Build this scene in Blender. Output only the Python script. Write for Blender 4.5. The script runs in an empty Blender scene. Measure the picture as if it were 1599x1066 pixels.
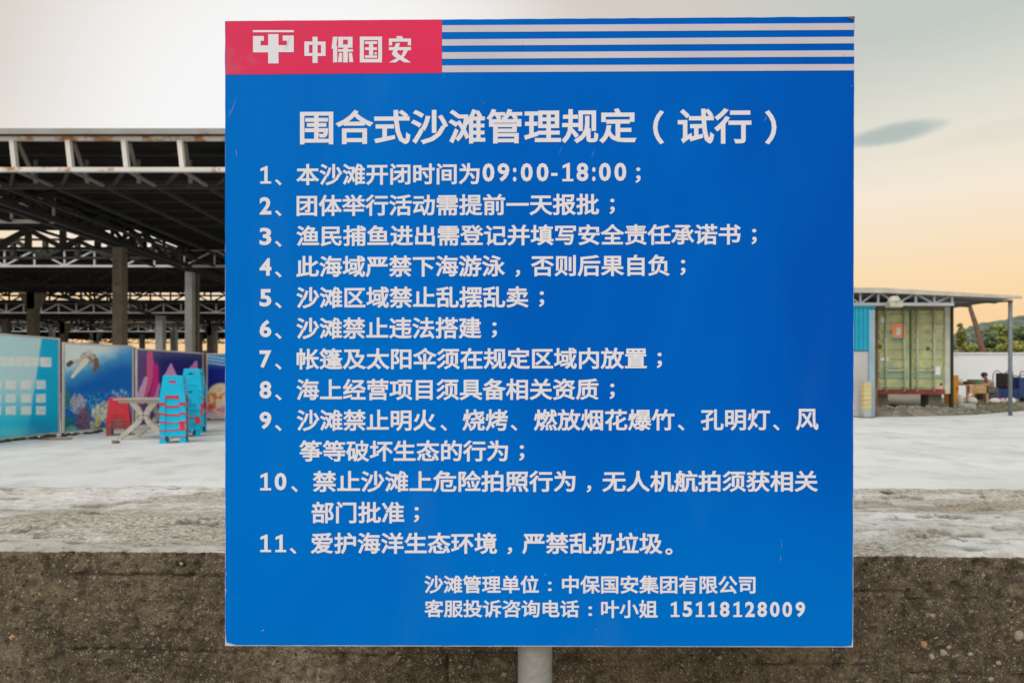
import bpy, bmesh, math, random
import numpy as np
from mathutils import Vector, Matrix
R = math.radians
rnd = random.Random(7)
SC = bpy.context.scene
COL = SC.collection

# ------------------------------------------------------------------ camera
F, CX, HY, CZ = 1000.0, 799.5, 590.0, 1.12      # focal length in photo pixels, horizon row, eye height
def P(x, y, D):
    """point that lies D metres away on the sight line of photo pixel x, y"""
    return Vector(((x - CX) / F * D, D, CZ - (y - HY) / F * D))
cam_d = bpy.data.cameras.new('camera')
cam = bpy.data.objects.new('camera', cam_d); COL.objects.link(cam)
cam.location = (0, 0, CZ); cam.rotation_euler = (R(90), 0, 0)
cam_d.sensor_width = 36; cam_d.lens = 36 * F / 1599
cam_d.shift_y = (HY - 533) / 1599
cam_d.clip_start = 0.05; cam_d.clip_end = 3000
cam_d.dof.use_dof = True; cam_d.dof.focus_distance = 1.23; cam_d.dof.aperture_fstop = 6.0
SC.camera = cam

# ------------------------------------------------------------------ world and sun
SUN_AZ, SUN_EL = R(-148), R(48)                   # azimuth from +Y, clockwise positive
sun_dir = Vector((math.sin(SUN_AZ) * math.cos(SUN_EL), math.cos(SUN_AZ) * math.cos(SUN_EL), math.sin(SUN_EL)))
W = bpy.data.worlds.new('World'); SC.world = W; W.use_nodes = True
nt = W.node_tree; nt.nodes.clear(); N, L = nt.nodes, nt.links
def wn(t, **k):
    n = N.new(t)
    for a, b in k.items(): setattr(n, a, b)
    return n
out = wn('ShaderNodeOutputWorld'); bg = wn('ShaderNodeBackground'); bg.inputs[1].default_value = 0.1
L.new(bg.outputs[0], out.inputs[0])
sky = wn('ShaderNodeTexSky', sky_type='NISHITA', sun_disc=False, sun_elevation=SUN_EL, sun_rotation=SUN_AZ,
         air_density=1.0, dust_density=4.0, ozone_density=1.0, altitude=0)
tc = wn('ShaderNodeTexCoord')
sep = wn('ShaderNodeSeparateXYZ'); L.new(tc.outputs['Generated'], sep.inputs[0])
def wmath(op, a, b=None, c=None, clamp=False):
    n = wn('ShaderNodeMath', operation=op, use_clamp=clamp)
    for i, v in enumerate((a, b, c)):
        if v is None: continue
        if isinstance(v, (int, float)): n.inputs[i].default_value = v
        else: L.new(v, n.inputs[i])
    return n.outputs[0]
def wramp(fac, stops):
    n = wn('ShaderNodeValToRGB'); L.new(fac, n.inputs[0]); e = n.color_ramp.elements
    n.color_ramp.interpolation = 'EASE' if len(stops) < 3 else 'LINEAR'
    while len(e) < len(stops): e.new(0.5)
    for i, (p, c) in enumerate(stops): e[i].position = p; e[i].color = (*c, 1)
    return n.outputs[0]
def wmix(fac, a, b):
    n = wn('ShaderNodeMix', data_type='RGBA')
    if isinstance(fac, (int, float)): n.inputs[0].default_value = fac
    else: L.new(fac, n.inputs[0])
    for i, v in ((6, a), (7, b)):
        if isinstance(v, tuple): n.inputs[i].default_value = (*v, 1)
        else: L.new(v, n.inputs[i])
    return n.outputs[2]
# thin evening veil: peach at the horizon, cream, then grey green aloft
veil = wramp(sep.outputs[2], [(0.0, (.97, .62, .31)), (.07, (1.0, .67, .34)), (.14, (1.0, .745, .445)), (.24, (.95, .83, .67)),
                              (.33, (.78, .76, .65)), (.42, (.56, .61, .55)), (1.0, (.56, .62, .64))])
# glow of the sun behind the veil
dt = wn('ShaderNodeVectorMath', operation='DOT_PRODUCT'); L.new(tc.outputs['Generated'], dt.inputs[0])
gd = Vector((math.sin(R(-16)) * math.cos(R(17)), math.cos(R(-16)) * math.cos(R(17)), math.sin(R(17))))
dt.inputs[1].default_value = gd
glow = wn('ShaderNodeMapRange', interpolation_type='SMOOTHSTEP'); L.new(dt.outputs['Value'], glow.inputs[0])
glow.inputs[1].default_value = .905; glow.inputs[2].default_value = .985
low = wn('ShaderNodeMapRange', interpolation_type='SMOOTHSTEP'); L.new(sep.outputs[2], low.inputs[0]); low.inputs[1].default_value = .03; low.inputs[2].default_value = .26
halo = wn('ShaderNodeMapRange', interpolation_type='SMOOTHSTEP'); L.new(dt.outputs['Value'], halo.inputs[0])
halo.inputs[1].default_value = .68; halo.inputs[2].default_value = .93
hz = wn('ShaderNodeMapRange', interpolation_type='SMOOTHSTEP'); L.new(sep.outputs[2], hz.inputs[0]); hz.inputs[1].default_value = .2; hz.inputs[2].default_value = .40
warm = wmix(wmath('MULTIPLY', halo.outputs[0], hz.outputs[0]), veil, (.71, .635, .56))
c1 = wmix(wmath('MULTIPLY', glow.outputs[0], low.outputs[0]), warm, (.98, .97, .955))
# small grey cloud and a fainter one beside it
def blob(x, y, sx, sy, tilt, strength, col_in):
    d = (P(x, y, 1) - Vector((0, 0, CZ))).normalized()
    right = Vector((d.y, -d.x, 0)).normalized(); up = right.cross(d)
    r2 = right * math.cos(tilt) + up * math.sin(tilt); u2 = up * math.cos(tilt) - right * math.sin(tilt)
    nz = wn('ShaderNodeTexNoise'); nz.inputs['Scale'].default_value = 15; nz.inputs['Detail'].default_value = 5
    L.new(tc.outputs['Generated'], nz.inputs['Vector'])
    wob = wmath('MULTIPLY', wmath('SUBTRACT', nz.outputs[0], .5), 1.9)
    fr = []
    for ax, s in ((r2, sx), (u2, sy)):
        v = wn('ShaderNodeVectorMath', operation='DOT_PRODUCT'); L.new(tc.outputs['Generated'], v.inputs[0]); v.inputs[1].default_value = ax
        c = wmath('ADD', wmath('DIVIDE', v.outputs['Value'], s), wob)
        fr.append(wmath('MULTIPLY', c, c))
    m = wn('ShaderNodeMapRange', interpolation_type='SMOOTHERSTEP'); L.new(wmath('ADD', fr[0], fr[1]), m.inputs[0])
    m.inputs[1].default_value = 4.4; m.inputs[2].default_value = 0.0; m.inputs[3].default_value = 0; m.inputs[4].default_value = strength
    back = wn('ShaderNodeVectorMath', operation='DOT_PRODUCT'); L.new(tc.outputs['Generated'], back.inputs[0]); back.inputs[1].default_value = d
    front = wmath('GREATER_THAN', back.outputs['Value'], .5)
    return wmix(wmath('MULTIPLY', m.outputs[0], front), col_in, (.41, .49, .46))
c2 = blob(1398, 207, .029, .0080, R(1), .85, c1)
c2 = blob(1560, 207, .045, .009, R(4), .10, c2)
sc10 = wn('ShaderNodeVectorMath', operation='SCALE'); L.new(c2, sc10.inputs[0]); sc10.inputs['Scale'].default_value = 8.6
add = wn('ShaderNodeVectorMath', operation='MULTIPLY_ADD'); L.new(sky.outputs[0], add.inputs[0])
add.inputs[1].default_value = (.10, .10, .10); L.new(sc10.outputs[0], add.inputs[2])
L.new(add.outputs[0], bg.inputs[0])
sl = bpy.data.lights.new('sun', 'SUN'); sl.energy = 1.5; sl.angle = R(50); sl.color = (1, .965, .935)
so = bpy.data.objects.new('sun', sl); COL.objects.link(so); so.location = sun_dir * 60
so.rotation_euler = (-sun_dir).to_track_quat('-Z', 'Y').to_euler()
SC.view_settings.view_transform = 'Standard'; SC.view_settings.look = 'None'
SC.view_settings.exposure = 0.12; SC.view_settings.gamma = 1.0; SC.view_settings.use_curve_mapping = False
SC.cycles.use_denoising = True
SC.cycles.max_bounces = 6; SC.cycles.diffuse_bounces = 4; SC.cycles.sample_clamp_indirect = 6

# ------------------------------------------------------------------ numpy value noise
def _hash(ix, iy, iz, seed):
    h = (ix.astype(np.int64) * 374761393 + iy.astype(np.int64) * 668265263 + iz.astype(np.int64) * 2147483647 + seed * 974634777) & 0xffffffff
    h = ((h ^ (h >> 13)) * 1274126177) & 0xffffffff
    h = h ^ (h >> 16)
    return (h & 0xffffff) / float(0xffffff)
def vnoise(x, y, z=None, seed=0):
    if z is None: z = np.zeros_like(x)
    ix, iy, iz = np.floor(x), np.floor(y), np.floor(z)
    fx, fy, fz = x - ix, y - iy, z - iz
    fx, fy, fz = (t * t * (3 - 2 * t) for t in (fx, fy, fz))
    r = 0
    for dx in (0, 1):
        for dy in (0, 1):
            for dz in (0, 1):
                w = (fx if dx else 1 - fx) * (fy if dy else 1 - fy) * (fz if dz else 1 - fz)
                r = r + w * _hash(ix + dx, iy + dy, iz + dz, seed)
    return r
def fbm(x, y, z=None, octv=4, seed=0, gain=.5):
    a, s, t, k = 1.0, 0, 0, 1.0
    for i in range(octv):
        s = s + a * vnoise(x * k, y * k, None if z is None else z * k, seed + i); t += a; a *= gain; k *= 2.03
    return s / t

def sst(a, b, x): t = np.clip((x - a) / (b - a), 0, 1); return t * t * (3 - 2 * t)
# ------------------------------------------------------------------ object helpers
def tag(o, label=None, cat=None, group=None, kind=None):
    if label: o['label'] = label
    if cat: o['category'] = cat
    if group: o['group'] = group
    if kind: o['kind'] = kind
    return o
def empty(name, loc=(0, 0, 0), rz=0, **k):
    o = bpy.data.objects.new(name, None); COL.objects.link(o); o.location = loc; o.rotation_euler.z = rz
    o.empty_display_size = .1
    return tag(o, **k)
class MB:
    """collects shapes and links them as one mesh object"""
    def __init__(s): s.v = []; s.f = []; s.mi = []
    def poly(s, pts, m=0):
        b = len(s.v); s.v += [tuple(p) for p in pts]; s.f.append(tuple(range(b, b + len(pts)))); s.mi.append(m); return s
    def hexa(s, p, m=0):
        """p: 4 bottom points (ccw from above) then 4 top points"""
        b = len(s.v); s.v += [tuple(q) for q in p]
        for f in ((3, 2, 1, 0), (4, 5, 6, 7), (0, 1, 5, 4), (1, 2, 6, 5), (2, 3, 7, 6), (3, 0, 4, 7)):
            s.f.append(tuple(b + i for i in f)); s.mi.append(m)
        return s
    def box(s, x0, x1, y0, y1, z0, z1, m=0):
        return s.hexa([(x0, y0, z0), (x1, y0, z0), (x1, y1, z0), (x0, y1, z0), (x0, y0, z1), (x1, y0, z1), (x1, y1, z1), (x0, y1, z1)], m)
    def bar(s, a, b, w, h=None, up=(0, 0, 1), m=0):
        a, b = Vector(a), Vector(b); h = h or w; d = (b - a).normalized(); up = Vector(up)
        if abs(d.dot(up)) > .98: up = Vector((0, 1, 0))
        sx = d.cross(up).normalized() * w / 2; sy = sx.normalized().cross(d) * h / 2
        return s.hexa([a - sx - sy, a + sx - sy, a + sx + sy, a - sx + sy, b - sx - sy, b + sx - sy, b + sx + sy, b - sx + sy], m)
    def tube(s, pts, r, n=8, m=0, cap=True):
        pts = [Vector(p) for p in pts]; rs = r if isinstance(r, (list, tuple)) else [r] * len(pts)
        b = len(s.v); prev = None
        for i, p in enumerate(pts):
            d = (pts[min(i + 1, len(pts) - 1)] - pts[max(i - 1, 0)]).normalized()
            if prev is None:
                u = d.orthogonal().normalized()
            else:
                u = (prev - d * prev.dot(d)).normalized()
            prev = u; w = d.cross(u)
            for k in range(n):
                t = 2 * math.pi * k / n; s.v.append(tuple(p + (u * math.cos(t) + w * math.sin(t)) * rs[i]))
        for i in range(len(pts) - 1):
            for k in range(n):
                k2 = (k + 1) % n; s.f.append((b + i * n + k, b + i * n + k2, b + (i + 1) * n + k2, b + (i + 1) * n + k)); s.mi.append(m)
        if cap:
            s.f.append(tuple(b + k for k in reversed(range(n)))); s.mi.append(m)
            e = b + (len(pts) - 1) * n; s.f.append(tuple(e + k for k in range(n))); s.mi.append(m)
        return s
    def blob(s, c, r, seed=0, m=0, seg=12, rings=8, jit=.12):
        rr = random.Random(seed); b = len(s.v); c = Vector(c)
        if not isinstance(r, (tuple, list)): r = (r, r, r)
        for i in range(rings + 1):
            th = math.pi * i / rings
            for k in range(seg):
                ph = 2 * math.pi * k / seg; q = 1 + (rr.random() - .5) * 2 * jit * (0 < i < rings)
                s.v.append((c.x + r[0] * q * math.sin(th) * math.cos(ph), c.y + r[1] * q * math.sin(th) * math.sin(ph), c.z + r[2] * q * math.cos(th)))
        for i in range(rings):
            for k in range(seg):
                k2 = (k + 1) % seg; s.f.append((b + i * seg + k, b + (i + 1) * seg + k, b + (i + 1) * seg + k2, b + i * seg + k2)); s.mi.append(m)
        return s
    def mesh(s, name, mats, smooth=False):
        me = bpy.data.meshes.new(name); me.from_pydata(s.v, [], s.f)
        for mt in (mats if isinstance(mats, (list, tuple)) else [mats]): me.materials.append(mt)
        me.polygons.foreach_set('material_index', s.mi)
        if smooth: me.polygons.foreach_set('use_smooth', [True] * len(s.f))
        me.update(); return me
    def build(s, name, mats, parent=None, smooth=False, bevel=0, **k):
        o = bpy.data.objects.new(name, s.mesh(name, mats, smooth)); COL.objects.link(o)
        if parent is not None: o.parent = parent
        if bevel:
            b = o.modifiers.new('bevel', 'BEVEL'); b.width = bevel; b.segments = 2; b.limit_method = 'ANGLE'
        return tag(o, **k)
def copy_tree(o, parent=None):
    c = o.copy(); COL.objects.link(c)
    if parent is not None: c.parent = parent
    for ch in list(o.children): copy_tree(ch, c)
    return c

# ------------------------------------------------------------------ materials
def mat(name, col, rough=.6, metal=0, var=.12, scale=6, detail=6, bump=0, bscale=40, col2=None, thr=None, coord='Object', stretch=None, spec=.5, coat=0, tint=None):
    """base colour broken up by noise; col2 comes in as patches (stains, rust, wear) where the noise passes thr"""
    m = bpy.data.materials.new(name); m.use_nodes = True; n, l = m.node_tree.nodes, m.node_tree.links
    b = n['Principled BSDF']; b.inputs['Roughness'].default_value = rough; b.inputs['Metallic'].default_value = metal
    b.inputs['Specular IOR Level'].default_value = spec; b.inputs['Coat Weight'].default_value = coat
    t = n.new('ShaderNodeTexCoord'); v = t.outputs[coord]
    if stretch:
        mp = n.new('ShaderNodeMapping'); mp.inputs['Scale'].default_value = stretch; l.new(v, mp.inputs[0]); v = mp.outputs[0]
    nz = n.new('ShaderNodeTexNoise'); nz.inputs['Scale'].default_value = scale; nz.inputs['Detail'].default_value = detail; l.new(v, nz.inputs['Vector'])
    cr = n.new('ShaderNodeValToRGB'); l.new(nz.outputs[0], cr.inputs[0]); e = cr.color_ramp.elements
    e[0].position = .3; e[1].position = .7
    e[0].color = (*[c * (1 - var) for c in col], 1); e[1].color = (*[min(1, c * (1 + var)) for c in col], 1)
    o = cr.outputs[0]
    if col2:
        n2 = n.new('ShaderNodeTexNoise'); n2.inputs['Scale'].default_value = scale * 1.7; n2.inputs['Detail'].default_value = 8; n2.inputs['Roughness'].default_value = .65
        l.new(v, n2.inputs['Vector'])
        mr = n.new('ShaderNodeMapRange'); l.new(n2.outputs[0], mr.inputs[0]); mr.inputs[1].default_value = thr; mr.inputs[2].default_value = thr + .08
        mx = n.new('ShaderNodeMix'); mx.data_type = 'RGBA'; l.new(mr.outputs[0], mx.inputs[0]); l.new(o, mx.inputs[6]); mx.inputs[7].default_value = (*col2, 1); o = mx.outputs[2]
    l.new(o, b.inputs['Base Color'])
    if bump:
        n3 = n.new('ShaderNodeTexNoise'); n3.inputs['Scale'].default_value = bscale; n3.inputs['Detail'].default_value = 6; l.new(v, n3.inputs['Vector'])
        bp = n.new('ShaderNodeBump'); bp.inputs['Strength'].default_value = bump; bp.inputs['Distance'].default_value = .02
        l.new(n3.outputs[0], bp.inputs['Height']); l.new(bp.outputs[0], b.inputs['Normal'])
    return m
def vcol_mat(name, rough=.45):
    m = bpy.data.materials.new(name); m.use_nodes = True; n, l = m.node_tree.nodes, m.node_tree.links
    a = n.new('ShaderNodeAttribute'); a.attribute_name = 'print'
    l.new(a.outputs['Color'], n['Principled BSDF'].inputs['Base Color']); n['Principled BSDF'].inputs['Roughness'].default_value = rough; n['Principled BSDF'].inputs['Specular IOR Level'].default_value = .12
    return m
M = {}
M['galv'] = mat('galvanised_steel', (.40, .41, .42), .42, .35, .16, 9, bump=.15, bscale=60, col2=(.30, .30, .29), thr=.60)
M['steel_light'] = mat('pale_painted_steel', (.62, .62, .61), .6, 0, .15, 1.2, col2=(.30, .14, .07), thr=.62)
M['steel_dark'] = mat('shade_dark_steel', (.024, .022, .020), .7, 0, .25, 1.5, col2=(.10, .05, .03), thr=.6)  # shade of the backlit trusses and roof interior put into this colour
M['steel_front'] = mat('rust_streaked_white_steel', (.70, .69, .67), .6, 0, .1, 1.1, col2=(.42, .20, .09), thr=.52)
M['steel_strut'] = mat('white_steel_strut', (.70, .69, .67), .6, 0, .08, 1.3, col2=(.45, .30, .18), thr=.64)
M['column'] = mat('weathered_column_paint', (.17, .15, .115), .6, 0, .2, 3, col2=(.10, .08, .06), thr=.58)
M['column_grey'] = mat('grey_column_paint', (.42, .44, .46), .6, 0, .15, 3)
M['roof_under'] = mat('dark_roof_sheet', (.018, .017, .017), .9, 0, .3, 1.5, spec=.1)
M['fascia'] = mat('grey_roof_edge', (.30, .31, .31), .55, 0, .15, 1.5, col2=(.22, .12, .08), thr=.6)
M['plastic_blue'] = mat('sky_blue_plastic', (.0, .47, .76), .4, 0, .06, 6, spec=.25)
M['plastic_red'] = mat('red_plastic', (.62, .02, .05), .4, 0, .08, 6)
M['plastic_faded'] = mat('faded_red_plastic', (.30, .075, .08), .55, 0, .25, 9)
M['table'] = mat('cream_plastic', (.47, .435, .36), .5, 0, .12, 6)
M['frame'] = mat('pale_board_frame', (.55, .54, .55), .5, 0, .1, 5, col2=(.3, .2, .15), thr=.66)
M['black'] = mat('black_rubber', (.02, .02, .02), .7, 0, .2, 8)
M['dark_gap'] = mat('dark_gap_fill', (.05, .045, .04), .9, 0, .3, 20)

# ------------------------------------------------------------------ ground
def grid_mesh(name, X, Y, Z, m, parent=None, smooth=True, **k):
    ny, nx = X.shape; me = bpy.data.meshes.new(name)
    me.vertices.add(nx * ny); me.vertices.foreach_set('co', np.stack([X, Y, Z], -1).astype(np.float32).ravel())
    i = np.arange((ny - 1) * (nx - 1)); r, c = i // (nx - 1), i % (nx - 1); a = r * nx + c
    q = np.stack([a, a + 1, a + nx + 1, a + nx], -1)
    me.loops.add(q.size); me.loops.foreach_set('vertex_index', q.ravel().astype(np.int32))
    me.polygons.add(len(q)); me.polygons.foreach_set('loop_start', (np.arange(len(q)) * 4).astype(np.int32))
    me.polygons.foreach_set('use_smooth', np.full(len(q), smooth)); me.update(calc_edges=True); me.validate()
    me.materials.append(m); o = bpy.data.objects.new(name, me); COL.objects.link(o)
    if parent is not None: o.parent = parent
    return tag(o, **k)

def plaza_material():
    m = bpy.data.materials.new('pale_worn_concrete'); m.use_nodes = True; n, l = m.node_tree.nodes, m.node_tree.links
    b = n['Principled BSDF']; b.inputs['Roughness'].default_value = .75
    t = n.new('ShaderNodeTexCoord')
    def nz(sc, det, stretch=None):
        v = t.outputs['Object']
        if stretch:
            mp = n.new('ShaderNodeMapping'); mp.inputs['Scale'].default_value = stretch; l.new(v, mp.inputs[0]); v = mp.outputs[0]
        x = n.new('ShaderNodeTexNoise'); x.inputs['Scale'].default_value = sc; x.inputs['Detail'].default_value = det; x.inputs['Roughness'].default_value = .6
        l.new(v, x.inputs['Vector']); return x.outputs[0]
    cr = n.new('ShaderNodeValToRGB'); l.new(nz(.5, 9, (.9, 1.1, 1)), cr.inputs[0]); e = cr.color_ramp.elements
    e[0].position = .30; e[0].color = (.60, .59, .575, 1); e[1].position = .66; e[1].color = (.77, .765, .755, 1)
    c2 = n.new('ShaderNodeValToRGB'); l.new(nz(1.6, 9, (1.1, .9, 1)), c2.inputs[0]); e = c2.color_ramp.elements
    e[0].position = .28; e[0].color = (.74, .725, .70, 1); e[1].position = .5; e[1].color = (1, 1, 1, 1)
    mx = n.new('ShaderNodeMix'); mx.data_type = 'RGBA'; mx.blend_type = 'MULTIPLY'; mx.inputs[0].default_value = 1
    l.new(cr.outputs[0], mx.inputs[6]); l.new(c2.outputs[0], mx.inputs[7]); l.new(mx.outputs[2], b.inputs['Base Color'])
    bp = n.new('ShaderNodeBump'); bp.inputs['Strength'].default_value = .25; bp.inputs['Distance'].default_value = .01
    l.new(nz(30, 6), bp.inputs['Height']); l.new(bp.outputs[0], b.inputs['Normal'])
    return m
M['plaza'] = plaza_material()
# the concrete apron in slabs, then earth to the horizon
MB().poly([(-1500, 2.35, -.02), (1500, 2.35, -.02), (1500, 2500, -.02), (-1500, 2500, -.02)]).build('ground', mat('far_earth', (.16, .14, .10), .9, 0, .25, .2), kind='structure')
MB().poly([(-60, 2.35, 0), (60, 2.35, 0), (60, 62, 0), (-60, 62, 0)]).build('plaza', M['plaza'], kind='structure')
M['sand'] = mat('damp_sand', (.30, .26, .20), .9, 0, .2, 3, bump=.4, bscale=60)
xs = np.linspace(-14, 14, 141); ys = np.linspace(-12, 1.95, 71)
X, Y = np.meshgrid(xs, ys)
grid_mesh('beach_sand', X, Y, -.62 + .06 * (fbm(X * 1.1, Y * 1.1, octv=4, seed=3) - .5) - .02 * np.maximum(0, -Y), M['sand'], kind='structure')
MB().poly([(-600, -900, -.98), (600, -900, -.98), (600, -11.5, -.98), (-600, -11.5, -.98)]).build('sea_water', mat('sea', (.05, .12, .13), .12, 0, .1, .3), kind='structure')

# ------------------------------------------------------------------ old sea wall
def wall_material():
    m = bpy.data.materials.new('weathered_sea_wall_concrete'); m.use_nodes = True; n, l = m.node_tree.nodes, m.node_tree.links
    b = n['Principled BSDF']; b.inputs['Roughness'].default_value = .88; b.inputs['Specular IOR Level'].default_value = .25
    t = n.new('ShaderNodeTexCoord'); V = t.outputs['Object']
    def nz(sc, det=6, st=None, rough=.6):
        v = V
        if st:
            mp = n.new('ShaderNodeMapping'); mp.inputs['Scale'].default_value = st; l.new(v, mp.inputs[0]); v = mp.outputs[0]
        x = n.new('ShaderNodeTexNoise'); x.inputs['Scale'].default_value = sc; x.inputs['Detail'].default_value = det; x.inputs['Roughness'].default_value = rough
        l.new(v, x.inputs['Vector']); return x.outputs[0]
    def ramp(f, st):
        r = n.new('ShaderNodeValToRGB'); l.new(f, r.inputs[0]); e = r.color_ramp.elements
        while len(e) < len(st): e.new(.5)
        for i, (p, c) in enumerate(st): e[i].position = p; e[i].color = (*c, 1) if isinstance(c, tuple) else (c, c, c, 1)
        return r.outputs[0]
    def mix(f, a, c, bt='MIX'):
        x = n.new('ShaderNodeMix'); x.data_type = 'RGBA'; x.blend_type = bt
        for i, v in ((0, f), (6, a), (7, c)):
            if isinstance(v, (int, float)): x.inputs[i].default_value = v
            elif isinstance(v, tuple): x.inputs[i].default_value = (*v, 1)
            else: l.new(v, x.inputs[i])
        return x.outputs[2]
    wn_ = n.new('ShaderNodeTexNoise'); wn_.inputs['Scale'].default_value = 140; wn_.inputs['Detail'].default_value = 3; l.new(V, wn_.inputs['Vector'])
    wa = n.new('ShaderNodeVectorMath'); wa.operation = 'MULTIPLY_ADD'; l.new(wn_.outputs['Color'], wa.inputs[0]); wa.inputs[1].default_value = (.009, .009, .009); l.new(V, wa.inputs[2]); warp = wa.outputs[0]
    # face: brown grey mortar full of fine aggregate, lichen and dark weeps
    face = ramp(nz(3.2, 10, None, .62), [(.30, (.040, .030, .019)), (.42, (.125, .094, .060)), (.54, (.215, .168, .110)), (.68, (.36, .30, .215))])
    face = mix(ramp(nz(16, 8, None, .7), [(.50, 0.0), (.62, .6)]), face, (.032, .024, .017))
    face = mix(ramp(nz(1.3, 4, (.35, 1, 1.8)), [(.42, 0.0), (.66, .45)]), face, (.17, .145, .11))
    face = mix(ramp(nz(5, 8), [(.58, 0.0), (.72, .7)]), face, (.075, .070, .032))
    for sc, th, lo, hi in ((230, .24, (.03, .025, .02), (.55, .48, .37)), (120, .15, (.03, .026, .02), (.46, .40, .31)), (62, .06, (.06, .05, .036), (.40, .36, .29))):
        vo = n.new('ShaderNodeTexVoronoi'); vo.inputs['Scale'].default_value = sc; vo.inputs['Randomness'].default_value = 1; l.new(warp, vo.inputs['Vector'])
        sp = n.new('ShaderNodeSeparateColor'); l.new(vo.outputs['Color'], sp.inputs[0])
        inside = n.new('ShaderNodeMapRange'); l.new(vo.outputs['Distance'], inside.inputs[0]); inside.inputs[1].default_value = .42; inside.inputs[2].default_value = .30
        pick = n.new('ShaderNodeMath'); pick.operation = 'GREATER_THAN'; l.new(sp.outputs[0], pick.inputs[0]); pick.inputs[1].default_value = 1 - th * 2.2
        mul = n.new('ShaderNodeMath'); mul.operation = 'MULTIPLY'; l.new(inside.outputs[0], mul.inputs[0]); l.new(pick.outputs[0], mul.inputs[1])
        face = mix(mul.outputs[0], face, ramp(sp.outputs[1], [(.1, lo), (.95, hi)]))
    face = mix(ramp(nz(120, 6, None, .8), [(.36, .75), (.50, 0.0)]), face, (.022, .018, .014))
    face = mix(ramp(nz(170, 5, None, .8), [(.55, 0.0), (.70, .65)]), face, (.27, .235, .185))
    face = mix(ramp(nz(34, 9, None, .72), [(.34, .8), (.47, 0.0)]), face, (.045, .034, .022))
    face = mix(ramp(nz(27, 9, None, .72), [(.54, 0.0), (.66, .55)]), face, (.30, .25, .18))
    # pits
    vp = n.new('ShaderNodeTexVoronoi'); vp.inputs['Scale'].default_value = 60; l.new(V, vp.inputs['Vector'])
    spp = n.new('ShaderNodeSeparateColor'); l.new(vp.outputs['Color'], spp.inputs[0])
    pd = n.new('ShaderNodeMapRange'); l.new(vp.outputs['Distance'], pd.inputs[0]); pd.inputs[1].default_value = .30; pd.inputs[2].default_value = .18
    pk = n.new('ShaderNodeMath'); pk.operation = 'GREATER_THAN'; l.new(spp.outputs[2], pk.inputs[0]); pk.inputs[1].default_value = .90
    pm = n.new('ShaderNodeMath'); pm.operation = 'MULTIPLY'; l.new(pd.outputs[0], pm.inputs[0]); l.new(pk.outputs[0], pm.inputs[1])
    # top: sun bleached skin over grey gritty concrete
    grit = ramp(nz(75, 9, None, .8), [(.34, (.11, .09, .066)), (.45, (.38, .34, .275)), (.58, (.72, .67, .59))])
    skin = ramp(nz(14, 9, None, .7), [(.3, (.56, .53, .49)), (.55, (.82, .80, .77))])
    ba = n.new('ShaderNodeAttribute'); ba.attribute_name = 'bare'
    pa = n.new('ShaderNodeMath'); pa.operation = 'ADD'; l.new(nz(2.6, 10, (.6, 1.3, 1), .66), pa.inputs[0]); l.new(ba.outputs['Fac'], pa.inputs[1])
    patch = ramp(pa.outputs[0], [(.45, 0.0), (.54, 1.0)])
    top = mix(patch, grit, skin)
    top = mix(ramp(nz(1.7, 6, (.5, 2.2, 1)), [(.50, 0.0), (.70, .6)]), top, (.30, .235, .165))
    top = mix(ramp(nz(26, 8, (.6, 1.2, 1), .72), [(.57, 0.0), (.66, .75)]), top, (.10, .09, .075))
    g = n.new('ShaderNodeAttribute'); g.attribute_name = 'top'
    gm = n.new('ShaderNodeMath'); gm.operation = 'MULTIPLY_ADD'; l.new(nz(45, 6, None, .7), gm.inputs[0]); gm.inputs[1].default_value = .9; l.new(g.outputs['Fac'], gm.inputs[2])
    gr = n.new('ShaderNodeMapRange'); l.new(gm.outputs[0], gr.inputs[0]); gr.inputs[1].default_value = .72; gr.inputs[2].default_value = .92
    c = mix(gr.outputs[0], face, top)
    gd2 = n.new('ShaderNodeAttribute'); gd2.attribute_name = 'hollow_shade'
    c = mix(gd2.outputs['Fac'], c, (.035, .029, .022))  # shade of hollows and pits put into the colour
    l.new(c, b.inputs['Base Color'])
    h1 = n.new('ShaderNodeMath'); h1.operation = 'MULTIPLY_ADD'; l.new(nz(90, 8, None, .7), h1.inputs[0]); h1.inputs[1].default_value = 1.0
    h2 = n.new('ShaderNodeMath'); h2.operation = 'MULTIPLY'; l.new(pm.outputs[0], h2.inputs[0]); h2.inputs[1].default_value = -.9; l.new(h2.outputs[0], h1.inputs[2])
    bp = n.new('ShaderNodeBump'); bp.inputs['Strength'].default_value = 1.0; bp.inputs['Distance'].default_value = .010
    l.new(h1.outputs[0], bp.inputs['Height']); l.new(bp.outputs[0], b.inputs['Normal'])
    return m
M['wall'] = wall_material()
WZ = .664
def edge_y(x): return 1.685 - .022 * x
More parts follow.
